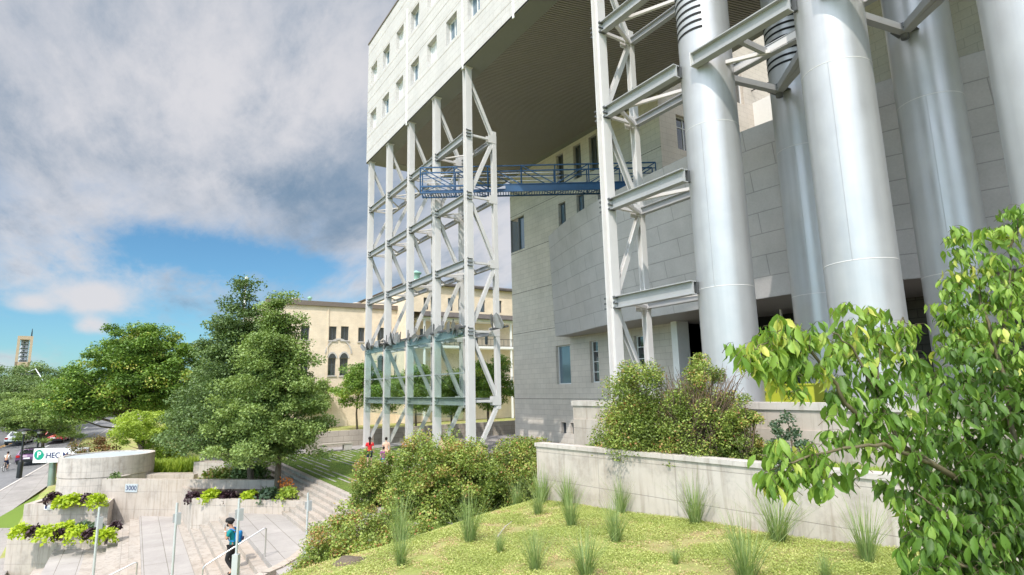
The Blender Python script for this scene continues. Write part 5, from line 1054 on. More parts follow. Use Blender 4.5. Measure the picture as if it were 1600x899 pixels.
def archband(y0, y1, zc_, r_in, r_out, mat, name, x0=XY+.004, x1=XY+.09, fill=False, pointed=.12):
    m_ = MB(); yc = (y0+y1)/2; an_ = np.linspace(0, math.pi, 15)
    k = lambda a, r: (yc+r*math.cos(a), zc_+r*math.sin(a)*(1+pointed*math.sin(a)))
    for a, b in zip(an_[:-1], an_[1:]):
        q = [k(a, r_in), k(b, r_in), k(b, r_out), k(a, r_out)] if not fill else [(yc, zc_), k(a, r_out), k(b, r_out)]
        n_ = len(q); m_.add([(x1, y, z) for y, z in q]+[(x0, y, z) for y, z in q], [tuple(range(n_)), tuple(range(n_, 2*n_))[::-1]]+[(i, n_+i, n_+(i+1) % n_, (i+1) % n_) for i in range(n_)])
    return m_.build(name, mat, yb)
for h in holes[len(wins):]:
    y0, y1 = org[1]+h[0], org[1]+h[1]; z_ = h[3]-1.0; r = (y1-y0)/2
    archband(y0, y1, z_+.003, 0, r, 'window_glass', 'arch_pane', XY-.3, XY+.008, True, .25); archband(y0, y1, z_+.003, r, r+.16, 'concrete_cap', 'arch_trim', XY-.05, XY+.06, False, .25)
a, z_ = yz(508, 560); b, _ = yz(549, 560); archband(org[1]+a, org[1]+b, z_-.4, (b-a)/2-.1, (b-a)/2+.06, 'concrete_cap', 'arch_trim')
a, z_ = yz(586, 560); b, _ = yz(632, 560); archband(org[1]+a, org[1]+b, z_-.4, (b-a)/2-.1, (b-a)/2+.06, 'concrete_cap', 'arch_trim')
mb = MB(); mb.box(XY-.3, XY+.28, Y0B-.2, 38, RT-.25, RT+.32); mb.build('cornice', 'cornice', yb)
for px in (511, 569.5, 640): a, _ = yz(px, 560); mb = MB(); mb.box(XY, XY+.1, Y0B+a-.07, Y0B+a+.07, -.5, RT-.3); mb.build('downpipe', 'yellow_brick', yb)
for px, w_, h_, mt in ((462, .8, .7, 'concrete_cap'), (484, .5, .9, 'copper_green'), (558, .9, .6, 'concrete_cap')):
    p = onx(px, 469, XY-2); mb = MB(); mb.lathe((XY-2, p[1], RT), [(w_*.4, 0), (w_*.4, h_), (w_*.6, h_), (w_*.6, h_*1.2), (0, h_*1.35)], 10); mb.build('roof_vent', mt, yb)
# taller wing with galleries
yw = thing('gallery_wing', (-66, 40, 0), 'taller yellow wing with open balconies and a dark hipped roof seen through the truss', 'building')
XG = -69.0
def gy(px, py, X=XG): p = onx(px, py, X); return p[1], p[2]
ya_, _ = gy(657, 480); yb1, _ = gy(815, 480); zt_ = gy(700, 447)[1]; ya2, _ = gy(640, 470)
zr1 = gy(740, 492)[1]; zf1 = gy(740, 541)[1]; zf0 = gy(740, 602)[1]; zc1 = gy(740, 499)[1]
YE = yb1+20
def gh(px0, px1, pt, pb): a = gy(px0, pt)[0]; b = gy(px1, pt)[0]; return (a-ya2, b-ya2, gy((px0+px1)/2, pb)[1]-zr1, gy((px0+px1)/2, pt)[1]-zr1)
hs = [gh(662, 670, 465, 484), gh(700, 708, 466, 486), gh(716, 720, 467, 486), gh(750, 758, 469, 488), gh(779, 784, 470, 489)]
mb = MB(); wall_grid(mb, (XG, ya2, zr1), (0, 1, 0), YE-ya2, zt_-zr1, hs, .3, (1, 0, 0)); mb.quad((XG-25, ya2, 0), (XG, ya2, 0), (XG, ya2, zt_), (XG-25, ya2, zt_)); mb.build('wall', 'yellow_brick', yw)
for h in hs: window(yw, (XG, ya2, zr1), (0, 1, 0), (1, 0, 0), *h, .28, 'dark_frame', 'window_glass', vb=(.5,))
XI = XG-2.2
hs = [gh(x0, x1, 520, 538) for x0, x1 in ((667, 674), (693, 700), (753, 759), (770, 775))]; hs = [(a, b, gy(740, 536)[1]+0, gy(740, 514)[1]) for a, b, c, d in hs]+[(a, b, gy(740, 598)[1], gy(740, 570)[1]) for a, b, c, d in hs]
mb = MB(); wall_grid(mb, (XI, ya2, 0), (0, 1, 0), YE-ya2, zr1, hs, .2, (1, 0, 0)); mb.build('gallery_wall', 'yellow_brick', yw)
for h in hs: window(yw, (XI, ya2, 0), (0, 1, 0), (1, 0, 0), *h, .18, 'dark_frame', 'window_glass', vb=(.5,))
for z in (zf0, zf1): mb = MB(); mb.box(XI, XG+.05, ya_, YE, z-.3, z); mb.build('gallery_floor', 'white_paint', yw)
mb = MB(); mb.box(XI, XG+.05, ya_, YE, zc1-.3, zc1+.02); mb.build('gallery_beam', 'white_paint', yw)
mb = MB(); mb.prism([(XG+.6, ya_), (XG+.6, YE), (XG, YE), (XG, ya_)], zc1+.02, lambda x, y: zc1+.12 if x > XG+.3 else zr1+.15); mb.build('canopy_roof', 'roof_dark', yw)
for px in (664, 730, 800): y, _ = gy(px, 550); mb = MB(); mb.bar((XG-.2, y, 0), (XG-.2, y, zc1-.3), .22, .22); mb.build('gallery_post', 'white_paint', yw)
for z in (zf0, zf1):
    mb = MB(); mb.bar((XG, ya_, z+1.0), (XG, YE, z+1.0), .06, .06); mb.bar((XG, ya_, z+.1), (XG, YE, z+.1), .05, .05)
    for y in np.arange(ya_, ya_+22, .7): mb.bar((XG, y, z), (XG, y, z+1.0), .03, .03)
    mb.build('railing', 'dark_metal', yw)
mb = MB(); r0z = zt_+.15; z2 = zt_+1.6; mb.add([(XG+.5, ya2-.5, r0z), (XG+.5, YE, r0z), (XG-26, YE, r0z), (XG-26, ya2-.5, r0z), (XG-6, ya2+5, z2), (XG-6, YE, z2), (XG-18, YE, z2), (XG-18, ya2+5, z2)], [(0, 1, 5, 4), (3, 0, 4, 7), (4, 5, 6, 7), (3, 2, 1, 0)]); mb.box(XG-.2, XG+.52, ya2-.5, YE, zt_-.12, r0z-.003)
mb.build('roof', 'roof_dark', yw)
p = onx(650, 432, XG-8); mb = MB(); mb.lathe((XG-8, p[1], z2-.6), [(1.1, 0), (1.1, 1.0), (0, 1.2)], 8); mb.build('chimney_base', 'concrete_cap', yw); mb = MB(); mb.lathe((XG-8, p[1], z2+.4), [(.55, 0), (.55, .9), (.8, .95), (.8, 1.15), (0, 1.5)], 12); mb.build('roof_vent', 'copper_green', yw)
# slender aerial above the trees
p = onv(384, 450, 72); q = onv(384, 437, 72); mb = MB(); mb.tube([(p[0], p[1], 12), q], .12, 8); mb.tube([p+V(0, 0, .6), p+V(0, 0, 1.4)], .2, 8); tag(mb.build('roof_mast', 'white_paint'), 'white mast rising just above the dark linden top', 'mast')
# ------------------------------------------------------------------ bell tower far up the street
tv = 430; a = onv(28, 526, tv); b = onv(52.5, 526, tv); c = (a+b)/2; hw = np.linalg.norm((b-a)[:2])/2; tw_ = thing('bell_tower', (c[0], c[1], 0), 'distant square tan bell tower with an open bell chamber and a spike', 'tower')
zt2 = c[2]; mb = MB(); ff = unit(c*V(1, 1, 0)-CAM*V(1, 1, 0)); rr_ = V(ff[1], -ff[0], 0); hw *= .76
def tbox(m_, u0, u1, d0, d1, z0, z1):
    P = [c*V(1, 1, 0)+rr_*u+ff*d+V(0, 0, z) for z in (z0, z1) for u, d in ((u0, d0), (u1, d0), (u1, d1), (u0, d1))]; m_.add(P, [(3, 2, 1, 0), (4, 5, 6, 7), (0, 1, 5, 4), (1, 2, 6, 5), (2, 3, 7, 6), (3, 0, 4, 7)])
w_ = hw*.36
for u0_ in (-hw, hw-w_):
    for d0_ in (-hw, hw-w_): tbox(mb, u0_, u0_+w_, d0_, d0_+w_, 0, zt2-2.6)
mb.build('pier', 'stone_tan', tw_); mb = MB(); tbox(mb, -hw, hw, -hw, hw, zt2-2.6, zt2); tbox(mb, -hw, hw, -hw, hw, 0, zt2-19); mb.build('shaft', 'stone_tan', tw_)
mb = MB()
tbox(mb, -hw*.5, hw*.5, hw*.2, hw*.4, 0, zt2-2.6)
for k in range(5):
    for s_ in (-.3, .3): q = c*V(1, 1, 0)+rr_*hw*s_+V(0, 0, zt2-5-k*3); mb.lathe(q, [(0, 1.4), (.8, 1.2), (1.1, .2), (1.4, -.6)], 10)
    tbox(mb, -hw*.62, hw*.62, -.3, .3, zt2-3.9-k*3, zt2-3.5-k*3)
mb.build('bells', 'bell_metal', tw_); mb = MB(); q = c+rr_*hw*.75; mb.tube([q, q+V(0, 0, 3.0), q+V(0, 0, 6)], [.5, .4, .15], 6); mb.build('spike', 'dark_metal', tw_)
rr_ = V(r0[0], r0[1], 0)
# ------------------------------------------------------------------ lamps, poles, rails, benches
def lamp(px, py, v, ptop, label):
    p = onv(px, py, v); p[2] = zstreet(p[0], p[1])+.13; tp = onv(px+5, ptop, v)[2]; H_ = tp-p[2]; t_ = thing('lamp_post', p, label, 'lamp post', 'lamp posts on the pavement')
    m_ = MB(); m_.lathe(p, [(.20, 0), (.20, 1.3), (.16, 1.4), (.085, 1.5), (.07, H_-.35), (.07, H_-.3)], 12); m_.build('pole', 'black_paint', t_)
    m_ = MB(); m_.lathe(p+V(0, 0, H_-.3), [(.07, 0), (.16, .05), (.2, .2), (.16, .24)], 14); m_.build('lamp_glass', 'white_paint', t_); m_ = MB(); m_.lathe(p+V(0, 0, H_-.06), [(.16, 0), (.55, .02), (.5, .12), (.12, .22), (0, .24)], 18); m_.build('lamp_shade', 'black_paint', t_)
lamp(29, 752, 51, 673, 'black lamp post with a disc shade on the near kerb'); lamp(54.5, 735, 58, 673, 'grey lamp post half hidden behind the honey locust foliage')
p = onv(75, 670, 95); h = onv(42, 584, 95); e = onv(72, 602, 95); t_ = thing('street_light', (e[0], e[1], 0), 'tall street light arm curving over the road in front of the far trees', 'street light')
mb = MB(); mb.tube([(e[0], e[1], zstreet(e[0], e[1])), (e[0], e[1], e[2]-1), e+(h-e)*.2+V(0, 0, .5), e+(h-e)*.6+V(0, 0, 1.5), h+V(0, 0, .2)], [.14, .1, .08, .07, .06], 8); mb.build('arm', 'pole_grey', t_); mb = MB(); d = unit((h-e)*V(1, 1, 0)); mb.bar(h-d*.9, h+d*.9, .6, .3); mb.build('lamp_head', 'dark_metal', t_)
for i, (px, py, v, lb) in enumerate([(155.5, 793, 16.6, 'grey metal pole at the left, in front of the lower landing'), (277, 786, 16.3, 'grey metal pole on the landing left of the man'), (374, 779, 15.9, 'grey metal pole with a box base in front of the man'), (481.5, 770, 19.5, 'grey metal pole beside the leftmost bush')]):
    p = onv(px, py, v); zb_ = -2.6 if i == 0 else -2.13 if i == 1 else -1.9 if i == 2 else -1.2; t_ = thing('metal_pole', (p[0], p[1], zb_), lb, 'pole', 'grey metal poles round the stairs')
    m_ = MB(); m_.tube([(p[0], p[1], zb_), p], .032, 12); m_.build('shaft', 'pole_grey', t_); m_ = MB(); m_.bar(p+rr_*.07-V(0, 0, .55), p+rr_*.07-V(0, 0, .25), .1, .12); m_.bar(p-rr_*.06-V(0, 0, .5), p-rr_*.06-V(0, 0, .28), .05, .05); m_.build('clamp', 'grey_steel', t_)
    m_ = MB(); zt__ = onv(375, 866, v)[2] if i == 2 else zb_+.5; m_.bar((p[0], p[1], zb_), (p[0], p[1], zt__), .15, .15, (rr_[0], rr_[1], 0)); m_.build('base_box', 'pole_grey', t_)
for i, (a, b, lb) in enumerate([((414, 870, 827), (305, 960, 881), 'stainless handrail on the stairs behind the walking man'), ((211, 925, 886), (120, 990, 940), 'stainless handrail cut by the bottom edge at the left')]):
    if i == 0: p = onz(a[0], a[1], ZP); h = .93; q0 = V(p[0], YB1-.05, ZB)
    else: p = onz(a[0], a[1], ZB); h = .93; q0 = V(p[0]-.2, YC1-.1, ZC)
    q0[0] = p[0]; t_ = thing('handrail', p, lb, 'handrail', 'handrails on the stairs'); m_ = MB()
    A_t = p+V(0, 0, h); B_t = q0+V(0, 0, h); d = unit(B_t-A_t)
    m_.tube([p, A_t-V(0, 0, .09), A_t-V(0, 0, .03)+d*.02, A_t+d*.09, B_t-d*.09, B_t-V(0, 0, .03)-d*.02, B_t-V(0, 0, .09), q0], .024, 10); m_.build('rail', 'stainless', t_)
def bench(px0, px1, py, X, lb):
    a = onx(px0, py, X); b = onx(px1, py, X); t_ = thing('bench', (X, (a[1]+b[1])/2, 0.03), lb, 'bench', 'stone benches at the lawn edge'); m_ = MB(); m_.box(X-.25, X+.25, a[1], b[1], .42, .54); m_.build('seat', 'stone_tan' if 0 else 'wall_block', t_)
    for y in (a[1]+.3, b[1]-.3): m_ = MB(); m_.box(X-.22, X+.22, y-.28, y+.28, 0.03, .42); m_.build('leg', 'concrete_cap', t_)
bench(497, 549, 700, -42.5, 'low stone bench at the far side of the lawn, right of the concrete bin'); bench(425, 461, 703, -42.0, 'low stone bench half hidden by the linden, left of the concrete bin')
p = onx(488, 706, -41.5); t_ = thing('concrete_bin', (p[0], p[1], .03), 'square concrete litter bin between the two stone benches', 'bin'); mb = MB(); mb.box(p[0]-.35, p[0]+.35, p[1]-.36, p[1]+.36, .03, .95); mb.build('bin_body', 'concrete_smooth', t_); mb = MB(); mb.box(p[0]-.3, p[0]+.3, p[1]-.3, p[1]+.3, .95, 1.0); mb.lathe((p[0], p[1], 1.0), [(.22, 0), (.2, .15), (.05, .2)], 12); mb.build('bin_lid', 'stainless', t_)
# lime green planters on the terrace
for (x0, x1, y0, y1, lb) in ((-12.25, -10.62, 18.2, 18.8, 'lime green plastic box on the terrace behind the parapet, right piece'), (-12.9, -11.55, 17.4, 18.0, 'lime green plastic box nearest the leftmost column base')):
    t_ = thing('terrace_box', ((x0+x1)/2, y0, 3.2), lb, 'box'); m_ = MB(); m_.box(x0, x1, y0, y1, 3.2, 3.98); m_.build('body', 'lime_plastic', t_); m_ = MB(); m_.box(x0-.03, x1+.03, y0-.03, y1+.03, 3.98, 4.03); m_.build('rim', 'lime_plastic', t_)
    m_ = MB(); m_.bar((x0+.25, y0-.04, 3.78), (x1-.2, y0-.04, 3.78), .03, .05); m_.build('handle', 'stainless', t_)
# fallen stick and stone on the slope
p = onpl(1176-0, 640+0, MA, MGX, 0); a = onpl(778, 842, MA, MGX, 0); b = onpl(800, 820, MA, MGX, 0); mb = MB(); mb.tube([a+V(0, 0, .05), (a+b)/2+V(0, 0, .1), b+V(0, 0, .07)], [.014, .011, .006], 6); tag(mb.build('fallen_stick', 'concrete_cap'), 'pale dead stick lying on the left part of the slope', 'stick')
p = onpl(548, 882, MA-.1, MGX, 0); mb = MB(); rg = np.random.default_rng(3)
import bmesh
bm = bmesh.new(); bmesh.ops.create_icosphere(bm, subdivisions=3, radius=1)
for v_ in bm.verts: v_.co *= 1+.12*math.sin(v_.co.x*4+1)+.1*math.cos(v_.co.y*5); v_.co.x *= .42; v_.co.y *= .3; v_.co.z *= .07
me = bpy.data.meshes.new('rock'); bm.to_mesh(me); bm.free(); me.materials.append(MT['bark']); o = bpy.data.objects.new('rock', me); COL.objects.link(o); o.location = (p[0], p[1], gz(p[0], p[1])+.0); tag(o, 'flat dark rock at the lower left of the slope', 'rock')
# ------------------------------------------------------------------ people
def skin(name, nodes, edges, mat, parent, sub=2, root=0):
    me = bpy.data.meshes.new(name); me.from_pydata([n_[0] for n_ in nodes], edges, []); o = bpy.data.objects.new(name, me); COL.objects.link(o); o.parent = parent; me.materials.append(MT[mat])
    md = o.modifiers.new('skin', 'SKIN'); md.use_smooth_shade = True; md.branch_smoothing = .5
    for i, n_ in enumerate(nodes): sv_ = me.skin_vertices[0].data[i]; r = n_[1]; sv_.radius = r if isinstance(r, tuple) else (r, r); sv_.use_root = (i == root)
    sb = o.modifiers.new('sub', 'SUBSURF'); sb.levels = sub; sb.render_levels = sub; return o
def ellip(name, c, r, mat, parent, n=14, rot=None):
    bm = bmesh.new(); bmesh.ops.create_uvsphere(bm, u_segments=n, v_segments=n, radius=1)
    for v_ in bm.verts: v_.co = Vector((v_.co.x*r[0], v_.co.y*r[1], v_.co.z*r[2]))
    if rot is not None: bmesh.ops.rotate(bm, matrix=Matrix.Rotation(rot[1], 3, rot[0]), verts=bm.verts)
    bmesh.ops.translate(bm, vec=c, verts=bm.verts); me = bpy.data.meshes.new(name); bm.to_mesh(me); bm.free(); me.polygons.foreach_set('use_smooth', [True]*len(me.polygons)); me.materials.append(MT[mat]); o = bpy.data.objects.new(name, me); COL.objects.link(o); o.parent = parent; return o
def hand(nodes, edges, wi, pos, dirv, curl=(0, -.5, -.3), s_=1.0):
    """palm and five short finger chains grown from wrist node wi"""
    d = unit(V(*dirv)); sd_ = unit(np.cross(d, V(0, 1, .2))); p0 = V(*pos)
    palm = p0+d*.045*s_; nodes.append((tuple(palm), (.030*s_, .018*s_))); pi = len(nodes)-1; edges.append((wi, pi))
    for k, (off, ln) in enumerate(((-.026, .070), (-.009, .080), (.009, .076), (.025, .060))):
        a = palm+sd_*off*s_+d*.03*s_; b = a+(d*.6+V(*curl)*.5)*ln*.6*s_; c_ = b+(d*.2+V(*curl))*ln*.5*s_
        for q, r in ((a, .010), (b, .0085), (c_, .007)): nodes.append((tuple(q), r*s_)); edges.append((pi if q is a else len(nodes)-2, len(nodes)-1))
    a = palm-sd_*.03*s_-d*.01*s_; b = a-sd_*.02*s_+d*.03*s_
    for q, r in ((a, .012), (b, .009)): nodes.append((tuple(q), r*s_)); edges.append((pi if q is a else len(nodes)-2, len(nodes)-1))
def person(loc, rz, H_, J, label, skinm, shirt, short, shoem, hair, hairlen=0, sleeves=True, legs='short', extra=None):
    """local frame: +Y forward, x right; J = joints of a 1.75 m figure"""
    s_ = H_/1.75; t_ = thing('person', loc, label, 'person', rz=rz); sc_ = lambda p: tuple(x*s_ for x in p)
    nd_ = [(sc_((0, 0, .93)), (.125*s_, .095*s_)), (sc_(J['waist']), (.115*s_, .085*s_)), (sc_(J['chest']), (.145*s_, .10*s_)), (sc_(J['neck0']), (.07*s_, .065*s_)), (sc_(J['neck']), .052*s_), (sc_(J['head']), (.078*s_, .09*s_)), (sc_(J['crown']), (.07*s_, .08*s_))]
    ed = [(0, 1), (1, 2), (2, 3), (3, 4), (4, 5), (5, 6)]; idx = {}
    def chain(start, pts, key):
        prev = start
        for q, r in pts: nd_.append((sc_(q), r*s_)); ed.append((prev, len(nd_)-1)); prev = len(nd_)-1
        idx[key] = prev
    for sd_ in ('L', 'R'):
        chain(2, [(J['sh'+sd_], .055), (J['el'+sd_], .042), (J['wr'+sd_], .028)], 'wr'+sd_)
        chain(0, [(J['hip'+sd_], .088), (J['kn'+sd_], .055), (J['an'+sd_], .038), (J['to'+sd_], .034)], 'to'+sd_)
    for sd_ in ('L', 'R'): w_ = V(*J['wr'+sd_]); e_ = V(*J['el'+sd_]); hand(nd_, ed, idx['wr'+sd_], w_*s_, (w_-e_), (0, .15, .3) if J['wr'+sd_][2] > 1.3 else (0, .2, -.2), s_)
    skin('body', nd_, ed, skinm, t_, 1)
    n2 = [(sc_((0, 0, .82)), (.150*s_, .125*s_)), (sc_((0, .0, .95)), (.148*s_, .122*s_)), (sc_(J['waist']), (.135*s_, .105*s_)), (sc_(J['chest']), (.165*s_, .12*s_)), (sc_(tuple(V(*J['neck0'])-V(0, 0, .01))), (.085*s_, .08*s_))]; e2 = [(0, 1), (1, 2), (2, 3), (3, 4)]
    for sd_ in ('L', 'R'):
        a, b = V(*J['sh'+sd_]), V(*J['el'+sd_]); n2.append((sc_(tuple(a)), .072*s_)); e2.append((3, len(n2)-1)); n2.append((sc_(tuple(a+(b-a)*.72)), .062*s_)); e2.append((len(n2)-2, len(n2)-1))
    skin('shirt', n2, e2, shirt, t_, 1)
    fr_ = .55 if legs == 'short' else 1.0; n3 = [(sc_((0, 0, .92)), (.135*s_, .11*s_))]; e3 = []
    for sd_ in ('L', 'R'):
        a, b, c_ = V(*J['hip'+sd_]), V(*J['kn'+sd_]), V(*J['an'+sd_]); n3.append((sc_(tuple(a)), .105*s_)); e3.append((0, len(n3)-1))
        if legs == 'short': n3.append((sc_(tuple(a+(b-a)*.85)), .085*s_)); e3.append((len(n3)-2, len(n3)-1))
        else:
            for q, r in ((b, .070), (c_+V(0, 0, .04), .055)): n3.append((sc_(tuple(q)), r*s_)); e3.append((len(n3)-2, len(n3)-1))
    skin('trousers' if legs != 'short' else 'shorts', n3, e3, short, t_, 1)
    for sd_ in ('L', 'R'):
        a, b = V(*J['an'+sd_]), V(*J['to'+sd_]); q = a-(b-a)*.35; skin('shoe', [(sc_((q[0], q[1], b[2]+.005)), .045*s_), (sc_(((a+b)/2)[0:1].tolist()[0:1] and tuple(((a+b)/2)*V(1, 1, 0)+V(0, 0, b[2]+.01))), .046*s_), (sc_(tuple(b+(b-a)*.15)), .036*s_)], [(0, 1), (1, 2)], shoem, t_, 1)
    hd = V(*J['head'])+(V(*J['crown'])-V(*J['head']))*.4; fd = unit(V(*J.get('face', (0, 1, 0))))
    ellip('hair', sc_(tuple(hd-fd*.022+V(0, 0, .035))), (.092*s_, .100*s_, .105*s_), hair, t_)
    if hairlen: skin('ponytail', [(sc_(tuple(hd-fd*.07+V(0, 0, .02))), .05*s_), (sc_(tuple(hd-fd*.13-V(0, 0, hairlen*.5))), .055*s_), (sc_(tuple(hd-fd*.11-V(0, 0, hairlen))), .03*s_)], [(0, 1), (1, 2)], hair, t_, 1)
    fc = hd+fd*.085
    for k_ in (-.03, .03): sd2 = np.cross(fd, V(0, 0, 1))*k_; ellip('eye', sc_(tuple(fc+sd2+V(0, 0, -.01))), (.009*s_,)*3, 'hair_dark', t_, 8)
    ellip('nose', sc_(tuple(fc+fd*.012-V(0, 0, .035))), (.012*s_, .018*s_, .02*s_), skinm, t_, 8); ellip('mouth', sc_(tuple(fc-V(0, 0, .068))), (.022*s_, .008*s_, .006*s_), 'car_red', t_, 8)
    return t_, s_, hd, fd
walk = dict(waist=(0, .01, 1.08), chest=(0, .02, 1.28), neck0=(0, .02, 1.44), neck=(0, .03, 1.50), head=(0, .045, 1.58), crown=(0, .045, 1.68), shL=(-.17, .02, 1.39), shR=(.17, .02, 1.39), elL=(-.22, -.04, 1.12), elR=(.23, 0, 1.12), wrL=(-.22, .06, .90), wrR=(.24, .08, .90),
            hipL=(-.09, 0, .87), hipR=(.09, 0, .87), knL=(-.10, -.06, .50), knR=(.10, .12, .50), anL=(-.10, -.24, .15), anR=(.10, .05, .08), toL=(-.10, -.12, .06), toR=(.10, .19, .035))
def facing(dx, dy): return math.atan2(-dx, dy)      # local +Y turned to the world direction
def stand(px, py, z): p = onz(px, py, z); return (p[0], p[1], z)
W1_ = stand(577, 731, .005); away = facing(-.95, .3)
person(W1_, away, 1.64, walk, 'woman in red T-shirt and navy shorts with long dark hair walking across the lawn', 'skin_light', 'red_cloth', 'navy_cloth', 'black_cloth', 'hair_dark', .36)
person(stand(603, 727, .005), away, 1.52, walk, 'person in a peach top walking behind the bush beside the child', 'skin_light', 'peach_cloth', 'peach_cloth', 'white_cloth', 'hair_dark')
person(stand(599, 738, .005), away, 1.28, walk, 'child in a purple top and blue shorts beside the woman in red', 'skin_light', 'purple_cloth', 'blue_cloth', 'black_cloth', 'hair_dark', .08)
p = onv(691, 700, 33); person((p[0], p[1], .03), facing(.4, -.9), 1.6, walk, 'person mostly hidden behind the dense bushes below the truss', 'skin', 'peach_cloth', 'navy_cloth', 'black_cloth', 'hair_dark')
man = dict(waist=(0, .0, 1.08), chest=(0, .03, 1.28), neck0=(0, .06, 1.44), neck=(0, .09, 1.49), head=(0, .125, 1.56), crown=(0, .125, 1.66), face=(0, .96, -.25), shL=(-.19, .04, 1.38), shR=(.19, .04, 1.38), elL=(-.24, .10, 1.13), elR=(.22, -.02, 1.12), wrL=(-.12, .21, 1.40), wrR=(.22, .08, .92),
           hipL=(-.09, 0, .87), hipR=(.09, 0, .87), knL=(-.10, .13, .50), knR=(.10, .06, .50), anL=(-.10, -.08, .17), anR=(.10, 0, .08), toL=(-.10, .03, .06), toR=(.10, .14, .035))
stp = (YP1-YB1)/5
pm = onz(361, 897, -1.94); ky = min(range(5), key=lambda k: abs(pm[1]-(YP1-(k+.5)*stp))); zs_ = ZP-(ky+1)*(ZP-ZB)/5 if ky < 4 else ZB
pm = onz(361, 899, zs_); t_, s_, hd, fd = person((pm[0], pm[1], zs_), facing(-.55, -.9), 1.80, man, 'man in a teal T-shirt, black turban and blue backpack phoning on the stairs', 'skin', 'teal_cloth', 'black_cloth', 'black_cloth', 'hair_dark', legs='long')
ellip('turban', tuple(V(*hd)*s_+V(0, .0, .075)*s_), (.125*s_, .145*s_, .085*s_), 'black_cloth', t_, 18, ('X', .15)); ellip('turban_fold', tuple(V(*hd)*s_+V(0, .07, .055)*s_), (.105*s_, .075*s_, .05*s_), 'black_cloth', t_, 14, ('X', -.3))
ellip('beard', tuple(V(*hd)*s_+V(0, .05, -.075)*s_), (.06*s_, .055*s_, .05*s_), 'hair_dark', t_, 12)
bp_ = skin('backpack', [((0, -.17*s_, 1.0*s_), (.15*s_, .09*s_)), ((0, -.20*s_, 1.16*s_), (.17*s_, .12*s_)), ((0, -.17*s_, 1.34*s_), (.14*s_, .09*s_))], [(0, 1), (1, 2)], 'bag_blue', t_, 1, 1)
skin('backpack_pocket', [((0, -.31*s_, 1.05*s_), (.09*s_, .03*s_)), ((0, -.31*s_, 1.18*s_), (.09*s_, .03*s_))], [(0, 1)], 'navy_cloth', t_, 1)
for k_ in (-1, 1): skin('strap', [((.12*k_*s_, -.12*s_, 1.36*s_), .022*s_), ((.13*k_*s_, .03*s_, 1.44*s_), .022*s_), ((.13*k_*s_, .155*s_, 1.32*s_), .022*s_), ((.15*k_*s_, .06*s_, 1.08*s_), .018*s_), ((.12*k_*s_, -.1*s_, 1.04*s_), .018*s_)], [(0, 1), (1, 2), (2, 3), (3, 4)], 'blue_cloth', t_, 1)
ph = MB(); pc_ = V(-.105, .245, 1.50)*s_; ph.box(pc_[0]-.038, pc_[0]+.038, pc_[1]-.005, pc_[1]+.006, pc_[2]-.075, pc_[2]+.075)
o = ph.build('phone', 'sign_white'); o.location = t_.location; o.rotation_euler = t_.rotation_euler; tag(o, 'white phone held to the face of the man on the stairs', 'phone')
ellip('wrist_band', tuple(V(-.135, .20, 1.365)*s_), (.036*s_, .036*s_, .02*s_), 'white_cloth', t_, 12)
